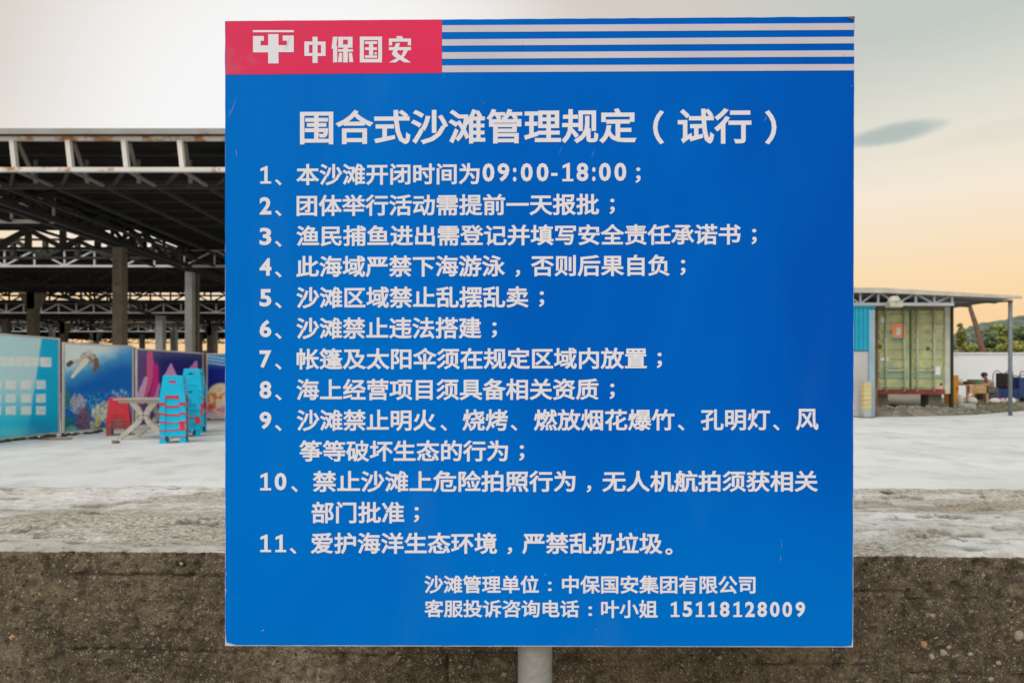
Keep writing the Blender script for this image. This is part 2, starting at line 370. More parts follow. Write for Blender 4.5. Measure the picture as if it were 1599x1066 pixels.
def build_sea_wall():
    xs = np.concatenate([np.linspace(-9, -2.6, 60, endpoint=False), np.linspace(-2.6, 2.6, 900), np.linspace(2.6, 9, 61)[1:]])
    zf = np.concatenate([np.linspace(-.75, .24, 16, endpoint=False), np.linspace(.24, WZ - .012, 78)])
    yt = np.linspace(.012, .95, 120)
    rows = [('f', z) for z in zf] + [('e', 0)] + [('t', y) for y in yt] + [('b', z) for z in (WZ - .05, .3, -.1)]
    Xs = np.tile(xs, (len(rows), 1)); Y0 = np.zeros_like(Xs); Z0 = np.zeros_like(Xs); NY = np.zeros_like(Xs); NZ = np.zeros_like(Xs); T = np.zeros_like(Xs)
    e = edge_y(xs)
    for i, (k, v) in enumerate(rows):
        if k == 'f': Y0[i] = e; Z0[i] = v; NY[i] = -1
        elif k == 'e': Y0[i] = e + .004; Z0[i] = WZ - .004; NY[i] = -.7; NZ[i] = .7; T[i] = .7
        elif k == 't': Y0[i] = e + v; Z0[i] = WZ; NZ[i] = 1; T[i] = 1
        else: Y0[i] = e + .965; Z0[i] = v; NY[i] = 1; T[i] = 1
    Yv = Y0
    face = (NY < -.3)
    dl = .016 * (fbm(Xs * 3, Z0 * 3, Y0 * 3, 4, 11) - .5) + .013 * (fbm(Xs * 28, Z0 * 28, Y0 * 28, 4, 21, .6) - .5) + .006 * (vnoise(Xs * 75, Z0 * 75, Y0 * 75, 24) - .5)
    pit = fbm(Xs * 34, Z0 * 34, octv=3, seed=26); upper = .35 + .65 * sst(.10, .0, WZ - Z0)
    dl = dl - .012 * np.clip((pit - .60) * 9, 0, 1) * upper * face
    # horizontal formwork joints and a few vertical cracks, recessed
    def px(x, y, D=1.69): p = P(x, y, D); return p.x, p.z
    wob = .012 * (fbm(Xs * 9, Z0 * 0 + 1, octv=3, seed=5) - .5)
    def groove(mask, dist, w=.0028, dep=.011):
        return -dep * mask * np.exp(-(dist / w) ** 2)
    pres = np.clip((fbm(Xs * 7, Z0 * 0 + 4, octv=4, seed=9) - .42) * 7, .15, 1)
    g = 0
    for x0, x1, y in ((-50, 352, 901), (-50, 380, 1019), (800, 1345, 1032), (1330, 1402, 918), (1408, 1620, 930), (1410, 1620, 1044), (352, 820, 1022)):
        X0, z = px(x0, y); X1, _ = px(x1, y)
        msk = ((Xs > X0) & (Xs < X1)) * pres
        g = g + groove(msk, Z0 - z + wob)
    for x, y0, y1 in ((1404, 868, 1010), (1398, 1010, 1075), (1532, 880, 930), (700, 1020, 1075)):
        Xc, z1 = px(x, y0); _, z0 = px(x, y1)
        wv = .02 * (fbm(Z0 * 14, Xs * 0 + x, octv=3, seed=8) - .5)
        g = g + groove(((Z0 > z0) & (Z0 < z1)) * np.clip((fbm(Z0 * 25, Xs * 3, octv=3, seed=77) - .35) * 5, 0, 1), Xs - Xc + wv, .0035, .012)
    # broken diagonal fissures
    fis = fbm(Xs * 5, Z0 * 5, octv=4, seed=31)
    g = g - .005 * np.exp(-((fis - .5) / .006) ** 2) * (fbm(Xs * 2, Z0 * 2, octv=2, seed=33) > .5)
    dl = np.where(face, dl + g, dl)
    # chipped arris
    chip = np.clip(fbm(Xs * 22, Y0 * 0 + Z0 * 10, octv=4, seed=41) - .45, 0, 1)
    near = np.exp(-np.abs(WZ - Z0) / .022) * np.exp(-np.maximum(0, Y0 - edge_y(Xs)) / .022)
    dl = dl - .06 * chip * near + .008 * (fbm(Xs * 40, Y0 * 0 + Z0 * 30, octv=3, seed=43) - .5) * near
    top = (NZ > .3)
    U = (Y0 - edge_y(Xs))
    tn = .030 * (fbm(Xs * 1.6, U * 4.5, octv=3, seed=51) - .5) + .016 * (fbm(Xs * 9, U * 22, octv=5, seed=61, gain=.6) - .5)
    # ledges where the skin has flaked off
    fl = fbm(Xs * 2.2, U * 6.5, octv=5, seed=71)
    tn = tn + .009 * np.clip((fl - .5) * 26, -1, 1) * .5
    hollow_shade = np.zeros_like(Xs)  # painted shade for hollows and crevices of the top
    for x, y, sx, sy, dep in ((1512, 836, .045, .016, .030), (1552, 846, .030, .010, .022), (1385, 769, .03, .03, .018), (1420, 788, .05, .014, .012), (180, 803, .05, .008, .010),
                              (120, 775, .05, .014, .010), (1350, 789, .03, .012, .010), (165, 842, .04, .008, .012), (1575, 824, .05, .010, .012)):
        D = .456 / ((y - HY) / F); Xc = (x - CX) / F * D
        hol = np.exp(-((Xs - Xc) / sx) ** 2 - ((Y0 - D) / sy) ** 2 + .9 * (fbm(Xs * 30, Y0 * 60, octv=3, seed=91) - .5)); tn = tn - dep * hol; hollow_shade = np.maximum(hollow_shade, np.clip(hol * 1.5 - .35, 0, 1) * min(1, dep / .018))
    crev = np.clip((fbm(Xs * 12, U * 34, octv=4, seed=95) - .61) * 9, 0, 1); tn = tn - .010 * crev; hollow_shade = np.maximum(hollow_shade, crev * .6)
    tn = tn * np.clip(U / .03, .25, 1)
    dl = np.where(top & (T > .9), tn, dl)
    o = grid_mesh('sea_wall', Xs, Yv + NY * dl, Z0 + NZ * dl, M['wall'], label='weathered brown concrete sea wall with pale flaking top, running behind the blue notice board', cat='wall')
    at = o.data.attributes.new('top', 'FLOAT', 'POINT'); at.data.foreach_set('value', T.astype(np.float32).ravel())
    Zc = Z0 + 1e-9; px_ = Xs / Yv * F + CX; py_ = HY - (Zc - CZ) / Yv * F; G = lambda x, y, sx, sy: np.exp(-((px_ - x) / sx) ** 2 - ((py_ - y) / sy) ** 2)
    line = 806 - .12 * px_; left = (px_ < 700) * 1.0
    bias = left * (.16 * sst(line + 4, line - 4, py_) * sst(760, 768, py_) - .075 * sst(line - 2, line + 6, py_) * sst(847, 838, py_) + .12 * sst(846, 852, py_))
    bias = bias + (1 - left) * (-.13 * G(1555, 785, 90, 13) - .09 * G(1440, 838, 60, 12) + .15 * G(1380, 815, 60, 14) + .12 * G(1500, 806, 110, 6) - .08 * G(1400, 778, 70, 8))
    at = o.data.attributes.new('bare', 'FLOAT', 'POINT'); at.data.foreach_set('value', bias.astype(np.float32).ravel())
    at = o.data.attributes.new('hollow_shade', 'FLOAT', 'POINT'); at.data.foreach_set('value', (hollow_shade * (T > .9) + np.clip((pit - .62) * 6, 0, 1) * .5 * face).astype(np.float32).ravel())  # painted shade, face pits included
    return o
sea_wall = build_sea_wall()
M['pebble'] = mat('embedded_pebble', (.33, .29, .23), .75, 0, .3, 60, bump=.3, bscale=200)
M['pebble_warm'] = mat('embedded_orange_pebble', (.38, .22, .13), .75, 0, .3, 60)
pb = [(1445, 954, 8, 0), (1412, 966, 6, 0), (1447, 971, 5, 0), (1433, 1000, 8, 1), (1445, 1018, 7, 0), (1462, 1012, 9, 0), (1471, 1003, 5, 0), (1503, 1014, 6, 0), (1577, 985, 10, 0),
      (1595, 959, 8, 0), (1451, 988, 5, 0), (1534, 1052, 6, 0), (1428, 1062, 6, 0), (108, 940, 6, 0), (342, 941, 6, 0), (8, 1001, 9, 1), (63, 955, 5, 0), (278, 883, 5, 0), (1546, 1027, 5, 0), (60, 1022, 5, 1)]
for i, (x, y, r, w) in enumerate(pb):
    p = P(x, y, 1.688); p.y = edge_y(p.x) + .002; rr = r * .00169 * .85
    MB().blob((0, 0, 0), (rr * rnd.uniform(.8, 1.25), rr * .55, rr * rnd.uniform(.65, 1.0)), seed=i, seg=7, rings=5, jit=.30).build('pebble', M['pebble_warm' if w else 'pebble'], sea_wall, smooth=True).location = p
sp = MB()
for i in range(160):
    x, z = rnd.uniform(-1.75, 1.75), rnd.uniform(.24, .645); rr = rnd.choice([.0012, .0016, .002, .003])
    sp.blob((x, edge_y(x) - .0005, z), (rr * rnd.uniform(.8, 1.4), rr * .8, rr * rnd.uniform(.6, 1)), seed=i + 99, seg=7, rings=5, jit=.2)
sp.build('small_pebbles', M['pebble'], sea_wall, smooth=True, kind='stuff')

# ------------------------------------------------------------------ the notice board
TL, TR, BL, BR = P(351, 33, 1.2265), P(1334.5, 26, 1.2150), P(351, 1008.5, 1.2265), P(1332.8, 1010.5, 1.2150)
cen = (TL + TR + BL + BR) / 4
ex = (TR - TL + BR - BL).normalized(); nrm = (TL - BL + TR - BR).cross(ex).normalized()   # nrm points back, away from the viewer
if nrm.y < 0: nrm = -nrm
CAM = Vector((0, 0, CZ))
def S(x, y, lift=0.0):
    """photo pixel -> point on the board's face, lifted towards the viewer"""
    d = P(x, y, 1) - CAM; t = (cen - CAM).dot(nrm) / d.dot(nrm)
    return CAM + d * t - nrm * lift
sign = empty('notice_board', (cen.x, cen.y + .05, -.6), label='large blue notice board with white Chinese beach rules on a grey steel post', cat='sign')
def SB(): return MB()
def sign_build(mb, name, mats, **k):
    o = mb.build(name, mats, sign, **k); o.matrix_parent_inverse = Matrix.Translation(-sign.location); return o
def tilt(x, y):                                   # rows of print rise a little to the right, as the board does
    return (-7 + 9 * (y - 30) / 980) / 983 * (x - 470)

def blue_material():
    m = bpy.data.materials.new('blue_printed_film'); m.use_nodes = True; n, l = m.node_tree.nodes, m.node_tree.links
    b = n['Principled BSDF']; b.inputs['Roughness'].default_value = .34; b.inputs['Specular IOR Level'].default_value = .02
    t = n.new('ShaderNodeTexCoord')
    def nz(sc, det, st=None, dist=0):
        v = t.outputs['Object']
        if st:
            mp = n.new('ShaderNodeMapping'); mp.inputs['Scale'].default_value = st; l.new(v, mp.inputs[0]); v = mp.outputs[0]
        x = n.new('ShaderNodeTexNoise'); x.inputs['Scale'].default_value = sc; x.inputs['Detail'].default_value = det; x.inputs['Distortion'].default_value = dist; l.new(v, x.inputs['Vector']); return x.outputs[0]
    cr = n.new('ShaderNodeValToRGB'); l.new(nz(1.5, 3, (1.3, 1, .6), .6), cr.inputs[0]); e = cr.color_ramp.elements
    e[0].position = .32; e[0].color = (.0, .102, .59, 1); e[1].position = .68; e[1].color = (.0, .168, .74, 1)
    # lighter at the foot and left edge, where a reflection is painted in
    sx = n.new('ShaderNodeSeparateXYZ'); l.new(t.outputs['Object'], sx.inputs[0])
    mr = n.new('ShaderNodeMapRange'); mr.interpolation_type = 'SMOOTHSTEP'; l.new(sx.outputs[0], mr.inputs[0]); mr.inputs[1].default_value = .1; mr.inputs[2].default_value = -.56
    mr2 = n.new('ShaderNodeMapRange'); mr2.interpolation_type = 'SMOOTHSTEP'; l.new(sx.outputs[2], mr2.inputs[0]); mr2.inputs[1].default_value = 1.1; mr2.inputs[2].default_value = .58
    ad = n.new('ShaderNodeMath'); ad.operation = 'MAXIMUM'; l.new(mr.outputs[0], ad.inputs[0]); l.new(mr2.outputs[0], ad.inputs[1])
    md = n.new('ShaderNodeMath'); md.operation = 'MULTIPLY'; l.new(ad.outputs[0], md.inputs[0]); md.inputs[1].default_value = .6
    mx = n.new('ShaderNodeMix'); mx.data_type = 'RGBA'; l.new(md.outputs[0], mx.inputs[0]); l.new(cr.outputs[0], mx.inputs[6]); mx.inputs[7].default_value = (.0, .215, .78, 1)
    # chalky smears
    c2 = n.new('ShaderNodeMapRange'); l.new(nz(7, 7, (1, 1, .35), .4), c2.inputs[0]); c2.inputs[1].default_value = .60; c2.inputs[2].default_value = .85; c2.inputs[4].default_value = .055
    m2 = n.new('ShaderNodeMix'); m2.data_type = 'RGBA'; l.new(c2.outputs[0], m2.inputs[0]); l.new(mx.outputs[2], m2.inputs[6]); m2.inputs[7].default_value = (.20, .40, .62, 1)
    l.new(m2.outputs[2], b.inputs['Base Color'])
    rr = n.new('ShaderNodeMapRange'); l.new(nz(5, 6), rr.inputs[0]); rr.inputs[3].default_value = .28; rr.inputs[4].default_value = .46; l.new(rr.outputs[0], b.inputs['Roughness'])
    bp = n.new('ShaderNodeBump'); bp.inputs['Strength'].default_value = .08; bp.inputs['Distance'].default_value = .02; l.new(nz(6, 3), bp.inputs['Height']); l.new(bp.outputs[0], b.inputs['Normal'])
    return m
M['blue'] = blue_material()
M['red'] = mat('red_printed_film', (.80, .022, .115), .4, 0, .10, 3, col2=(.70, .07, .15), thr=.54, spec=.15)
M['white'] = mat('white_printed_film', (.86, .865, .99), .5, 0, .03, 5, spec=.1)
M['stripe'] = mat('worn_white_stripe', (.66, .64, .76), .5, 0, .08, 4, spec=.15)
M['tray'] = mat('white_coated_sheet_steel', (.62, .64, .74), .4, 0, .08, 10, col2=(.35, .30, .28), thr=.68)
# folded steel tray
q = [S(351, 1008.5), S(1332.8, 1010.5), S(1334.5, 26), S(351, 33)]
bk = [p + nrm * .028 for p in q]
sign_build(MB().hexa([q[0], q[1], bk[1], bk[0], q[3], q[2], bk[2], bk[3]]), 'panel', M['tray'], bevel=.0015)
# printed film, a hair inside the edge, with a nicked outline
def film_outline():
    c = [(352.2, 1006.2), (1331.2, 1008.6), (1333.6, 26.6), (351.6, 33.6)]; pts = []
    r2 = random.Random(3)
    for i in range(4):
        a, b = c[i], c[(i + 1) % 4]; k = 60
        for j in range(k):
            t = j / k; j1 = r2.uniform(-.35, .35)
            nx, ny = b[1] - a[1], a[0] - b[0]; ln = math.hypot(nx, ny)
            pts.append((a[0] + (b[0] - a[0]) * t + nx / ln * j1, a[1] + (b[1] - a[1]) * t + ny / ln * j1))
    pts[0] = (354, 1002)
    pts[60] = (1329.5, 1007.2)
    return pts
sign_build(MB().poly([S(x, y, .0006) for x, y in film_outline()]), 'blue_film', M['blue'])
sign_build(MB().poly([S(352.4, 117.2, .0010), S(690, 114.6, .0010), S(690, 31.2, .0010), S(352.4, 33.8, .0010)]), 'red_banner', M['red'])
for k, (ya, yb, yc, yd) in enumerate(((40.4, 51.2, 37.0, 47.6), (62.3, 72.3, 58.2, 68.6), (82.4, 92.8, 79.4, 89.3), (103.0, 113.8, 100.8, 110.7))):
    sign_build(MB().poly([S(690.4, yb, .0012), S(1333.2, yd, .0012), S(1333.2, yc, .0012), S(690.4, ya, .0012)]), 'white_stripe', M['stripe'])
lift_c = [0]
def rects(mb, rs, lift=.0014):
    for (x0, y0, x1, y1) in rs:
        lift_c[0] = (lift_c[0] + 1) % 12; lf = lift + lift_c[0] * 2e-5
        mb.poly([S(x0, y1, lf), S(x1, y1, lf), S(x1, y0, lf), S(x0, y0, lf)])
def polys(mb, ps, lift=.0014):
    for p in ps:
        lift_c[0] = (lift_c[0] + 1) % 12; lf = lift + lift_c[0] * 2e-5
        mb.poly([S(x, y, lf) for x, y in p])
lg = MB(); rects(lg, [(395.4, 48.1, 459.2, 51.4), (395.6, 57.3, 407.4, 71.9), (407.4, 57.3, 412.6, 64.7), (395.6, 71.9, 419.2, 82.8), (419.2, 54.3, 435.4, 100), (435.4, 71.6, 459.2, 82.5), (448.3, 56.6, 459.2, 71.6), (441.9, 56.6, 448.3, 64.7)])
sign_build(lg, 'emblem', M['white'])
br = MB()
rects(br, [(475.7, 65.9, 483, 88.4), (483, 65.9, 488.4, 71.2), (483, 83.9, 488.4, 88.4), (488.4, 58.4, 496.3, 99.3), (496.3, 65.9, 501.7, 71.2), (496.3, 83.9, 501.7, 88.4), (501.7, 65.9, 508.8, 88.4)])
Z = lambda L_: [(500 + x / 10, 40 + y / 10) for x, y in L_]
polys(br, [Z([(203, 185), (275, 185), (256, 320), (270, 330), (270, 582), (205, 585), (205, 370), (180, 370)]), Z([(300, 435), (346, 435), (346, 580), (280, 580)]), Z([(450, 435), (500, 435), (520, 580), (458, 580)]),
           Z([(1195, 175), (1280, 175), (1296, 212), (1195, 212)]), Z([(1186, 285), (1250, 285), (1204, 425), (1230, 458), (1160, 495), (1120, 455)]),
           Z([(1308, 396), (1372, 396), (1325, 485), (1185, 585), (1075, 585), (1270, 480)]), Z([(1160, 495), (1230, 458), (1420, 585), (1318, 585)])])
rects(br, [(500 + a / 10, 40 + b / 10, 500 + c / 10, 40 + d / 10) for a, b, c, d in ((285, 185, 360, 355), (360, 185, 435, 230), (360, 305, 435, 355), (435, 185, 508, 355), (280, 378, 516, 418), (362, 356, 435, 585),
      (622, 182, 685, 585), (685, 182, 908, 238), (685, 530, 908, 585), (908, 182, 968, 585), (700, 257, 890, 298), (765, 299, 830, 475), (705, 350, 890, 392), (700, 475, 890, 513), (852, 425, 884, 462),
      (1075, 212, 1420, 262), (1075, 263, 1125, 320), (1370, 263, 1420, 320), (1075, 346, 1420, 395))])
sign_build(br, 'lettering', M['white'])
# text
def glyphs(body, bold):
    """outline of a run of print; the round bevel that gives the bold weight is kept almost flat"""
    c = bpy.data.curves.new('lettering', 'FONT'); c.body = body; c.resolution_u = 3
    c.bevel_depth = bold; c.bevel_resolution = 0
    o = bpy.data.objects.new('lettering', c); COL.objects.link(o)
    me = bpy.data.meshes.new_from_object(o.evaluated_get(bpy.context.evaluated_depsgraph_get()))
    v = np.array([t.co[:] for t in me.vertices]); f = [tuple(p.vertices) for p in me.polygons if sum(v[i][2] for i in p.vertices) > -1e-6]
    bpy.data.objects.remove(o); bpy.data.curves.remove(c); bpy.data.meshes.remove(me)
    # the bevel reaches beyond the filled outline: spread the rim outwards by hand
    return v, f
def put(mb, v, f, x0, x1, y0, y1):
    a, b = v.min(0), v.max(0); base = len(mb.v)
    for p in v:
        x = x0 + (p[0] - a[0]) / (b[0] - a[0]) * (x1 - x0); y = y1 - (p[1] - a[1]) / (b[1] - a[1]) * (y1 - y0)
        mb.v.append(tuple(S(x, y + tilt(x, y), .0013 + max(0, p[2]) * .0012)))
    for q in f: mb.f.append(tuple(base + i for i in q)); mb.mi.append(0)
def seg(mb, body, x0, x1, y0, y1, bold=.023):
    """one run of print whose ink fills x0..x1, y0..y1 (photo pixels at the left end of its row)"""
    v, f = glyphs(body, bold); put(mb, v, f, x0, x1, y0, y1)
def digit(mb, ch, xc, y0, y1, w, bold=.032):
    h = y1 - y0
    if ch == '1':
        st = h * .19; P_ = [(xc - st * .35, y1 - h * .13), (xc - st * .35, y0 + h * .22), (xc - w * .42, y0 + h * .30), (xc - w * .42, y0 + h * .14), (xc + st * .2, y0), (xc + st * .65, y0), (xc + st * .65, y1 - h * .13),
                            (xc + w * .48, y1 - h * .13), (xc + w * .48, y1), (xc - w * .44, y1), (xc - w * .44, y1 - h * .13)]
        mb.poly([S(x, y + tilt(x, y), .0014) for x, y in P_])
    elif ch == '-': seg(mb, '-', xc - 5, xc + 5, (y0 + y1) / 2 + h * .04, (y0 + y1) / 2 + h * .20, .02)
    elif ch == ':': seg(mb, ':', xc - 2.7, xc + 2.7, y0 + h * .24, y1, .03)
    else: seg(mb, ch, xc - w / 2, xc + w / 2, y0, y1, bold)
H = 16.9
NW = {'1': 17.5}
def letter(fn, *a):
    mb = MB(); fn(mb, *a); sign_build(mb, 'lettering', M['white'])
TC = (762.8, 786.2, 803.7, 822.5, 847.2, 865.6, 886.3, 909.4, 927.2, 944.4, 968.5)
PH = (1053.6, 1073.3, 1092.7, 1112, 1131.3, 1151.3, 1170.6, 1189.8, 1209.4, 1228.9, 1249.3)
def row(yc, *segs):
    for s in segs:
        k = s[0]
        if k == 'c': letter(seg, s[1], s[2], s[3], yc - H, yc + H)                  # characters
        elif k == 'n':                                                              # row number
            for i, ch in enumerate(s[1]): letter(digit, ch, 415 + i * 23.5, yc - 13.6, yc + 13.8, 18.5)
        elif k == 't':                                                              # clock times
            for ch, xc in zip(s[1], TC): letter(digit, ch, xc, yc - 16.2, yc + 12.4, 18.6)
        elif k == 'd': letter(seg, '、', s[1], s[1] + 10.5, yc + 7, yc + 16.6, .02)
        elif k == 's': letter(seg, '；', s[1], s[1] + 8.2, yc - 8.6, yc + 15.4, .025)
        elif k == 'm': letter(seg, '，', s[1], s[1] + 7.2, yc + 6, yc + 17.2, .02)
        elif k == 'o': letter(seg, '。', s[1], s[1] + 11.3, yc + 7.5, yc + 17.5, .02)
for a_ in (('围合式沙滩管理规定', 468.8, 993.9, 172.5, 227), ('（', 1019.5, 1036.8, 176, 229, .03), ('试行', 1058, 1173, 173.5, 228.5), ('）', 1194, 1212, 177, 230, .03)): letter(seg, *a_)
row(273.2, ('n', '1', 406.3, 424), ('d', 429.7), ('c', '本沙滩开闭时间为', 462.9, 749), ('t', '09:00-18:00', 753.4, 978.5), ('s', 992))
row(321.4, ('n', '2', 405.5, 424.5), ('d', 429.7), ('c', '团体举行活动需提前一天报批', 463.5, 935.4), ('s', 951.6))
row(369.1, ('n', '3', 406.3, 424.5), ('d', 429.7), ('c', '渔民捕鱼进出需登记并填写安全责任承诺书', 463, 1156.4), ('s', 1173))
row(416.6, ('n', '4', 404, 425), ('d', 429.7), ('c', '此海域严禁下海游泳', 463, 788.7), ('m', 805), ('c', '否则后果自负', 828.7, 1045.8), ('s', 1062))
row(464.8, ('n', '5', 406.5, 424), ('d', 429.7), ('c', '沙滩区域禁止乱摆乱卖', 463, 825.3), ('s', 841.6))
row(512.6, ('n', '6', 405, 425), ('d', 429.7), ('c', '沙滩禁止违法搭建', 463, 752), ('s', 767.8))
row(560.4, ('n', '7', 405.5, 424.5), ('d', 429.7), ('c', '帐篷及太阳伞须在规定区域内放置', 463.5, 1009.8), ('s', 1025.3))
row(608.2, ('n', '8', 405, 424.8), ('d', 429.7), ('c', '海上经营项目须具备相关资质', 463, 934.7), ('s', 951.6))
row(656.0, ('n', '9', 405, 424.8), ('d', 429.7), ('c', '沙滩禁止明火', 463.5, 680.8), ('d', 687.7), ('c', '烧烤', 722, 793), ('d', 797.3), ('c', '燃放烟花爆竹', 833.5, 1053), ('d', 1058),
    ('c', '孔明灯', 1093.9, 1202), ('d', 1206.5), ('c', '风', 1242.4, 1277.6))
row(703.6, ('c', '筝等破坏生态的行为', 467.6, 793.4), ('s', 810.6))
row(751.2, ('n', '10', 406.3, 449.4), ('d', 455), ('c', '禁止沙滩上危险拍照行为', 488.5, 898.5), ('m', 916), ('c', '无人机航拍须获相关', 940, 1277))
row(799.4, ('c', '部门批准', 487, 631.4), ('s', 646.4))
row(847.4, ('n', '11', 406.3, 443.8), ('d', 452.6), ('c', '爱护海洋生态环境', 485.4, 776.2), ('m', 792.5), ('c', '严禁乱扔垃圾', 815.3, 1034.5), ('o', 1038.6))
for a_ in (('沙滩管理单位', 662.7, 841.5, 897, 925.4), ('：', 855.5, 861.5, 906.7, 921.5, .03), ('中保国安集团有限公司', 877.5, 1179.3, 897, 925.4),
           ('客服投诉咨询电话', 662.7, 904, 935, 963.4), ('：', 918.5, 924.5, 945, 960, .03), ('叶小姐', 938.5, 1026.7, 935, 963.4)): letter(seg, *a_)
for ch, xc in zip('15118128009', PH): letter(digit, ch, xc, 937.4, 961.2, 15)
# scratches and chips in the film
sc = MB()
for x, y, dx, dy, w in ((372, 150, -16, 40, .5), (369, 232, 1.5, 14, .7), (361, 168, -4, 16, .4), (443, 85, 10, -28, .5), (447, 78, 8, -20, .4), (811, 73, 6, -3, .9), (753, 160, 4, 3, .6), (1193, 191, 4, -9, .8),
                        (871, 245, 8, -18, .35), (922, 250, 8, -20, .4), (408, 985, 6, -4, 1.4), (767, 892, 4, -3, .9), (849, 895, 5, 3, .9), (1219, 842, .5, 3, .8), (1220, 846, 0, 9, .5), (1218, 868, 1, 6, 1.0),
                        (1216, 876, .5, 2, .7), (367, 934, 1, 1, 1), (930, 981, 2, 1, .9), (1310, 92, 14, -9, .4), (1328, 136, 3, -2, .8), (604, 138, 1, 1, .8), (352, 890, 3, 8, 1.3), (352.5, 917, 2.5, 8, 1.3)):
    a, b = Vector((x, y)), Vector((x + dx, y + dy)); d = (b - a); n_ = Vector((-d.y, d.x)).normalized() * w / 2 if d.length else Vector((w, 0))
    pts = [a, (a + b) / 2 + n_, b, (a + b) / 2 - n_]
    pts = [S(p.x, p.y, .0017) for p in pts]
    sc.poly(pts)
sign_build(sc, 'scratch', mat('scraped_film', (.30, .45, .66), .6, 0, .1, 9), kind='stuff')
sign_build(MB().poly([S(1318, 27.5, .0022), S(1333.6, 33.5, .0022), S(1333.8, 26.8, .0022)]), 'lifted_corner', mat('lifted_film_back', (.10, .12, .12), .7))
# post and the bolted rails behind
pz = cen.y + .028 + .036
pc = P(835.5, 1030, pz)
sign_build(MB().tube([(pc.x, pz + .001, S(835, 1018).z - .002), (pc.x, pz + .001, S(835, 1018).z + .004)], .0358, 40), 'weld_bead', mat('rusty_weld', (.30, .19, .11), .8, 0, .3, 60), smooth=True)
sign_build(MB().tube([(pc.x, pz + .001, -.75), (pc.x, pz + .001, 1.62)], .0345, 40), 'post', M['galv'], smooth=True)
for zr in (.78, 1.45):
    sign_build(MB().box(-.5, .62, cen.y + .031, cen.y + .05, zr, zr + .03), 'rail', M['galv'])

# ------------------------------------------------------------------ printed hoarding boards
M['print'] = vcol_mat('printed_board')
A_ = np.array
def blend(c, w, col): return c * (1 - w[..., None]) + A_(col) * w[..., None]
def g2(px, py, x, y, sx, sy, p=2): return np.exp(-(np.abs((px - x) / sx) ** p + np.abs((py - y) / sy) ** p))
def sst(a, b, x): t = np.clip((x - a) / (b - a), 0, 1); return t * t * (3 - 2 * t)
def segd(px, py, x0, y0, x1, y1):
    dx, dy = x1 - x0, y1 - y0; t = np.clip(((px - x0) * dx + (py - y0) * dy) / (dx * dx + dy * dy), 0, 1)
    return np.hypot(px - x0 - t * dx, py - y0 - t * dy), t
def paint1(px, py):
    t = sst(520, 690, py); c = blend(np.zeros(px.shape + (3,)) + A_((.42, .66, .90)), sst(.35, 1, t), (.0, .50, .72))
    bx = 66 - (py - 522) * .145; c = blend(c, sst(-2, 2, px - bx), (.0, .40, .68))
    c = blend(c, .5 * g2(px, py, 62, 668, 22, 16), (.0, .22, .55)); c = blend(c, .4 * g2(px, py, 20, 676, 40, 9), (.25, .66, .76))
    def blk(x0, x1, y0, y1, a):
        w = sst(-.8, .4, px - x0) * sst(-.8, .4, x1 - px) * sst(-.8, .4, py - y0) * sst(-.8, .4, y1 - py)
        return w * a * (.62 + .38 * sst(.40, .56, fbm(px / 1.7 + 31, py / 1.3, octv=2, seed=14)))
    sl = (92 - px) * -.02
    for k in range(12):
        c = blend(c, blk(62 - k * 15.5 * .8, 62 - k * 15.5 * .8 + 11, 558 + (80 - px) * -.02, 571.5 + (80 - px) * .0, .70), (.80, .86, .92))
    c = blend(c, blk(64, 80, 558, 572.5, .85), (.78, .84, .88))
    for y0 in (594, 615, 634):
        for x0 in (56.5, 33, 9, -14, -36, -60):
            c = blend(c, blk(x0, x0 + (14.5 if x0 > 50 else 15.5), y0, y0 + 13, .85), (.80, .86, .92))
    return c
def fl(px, py, s, sd): return fbm(px / s, py / s, octv=4, seed=sd)
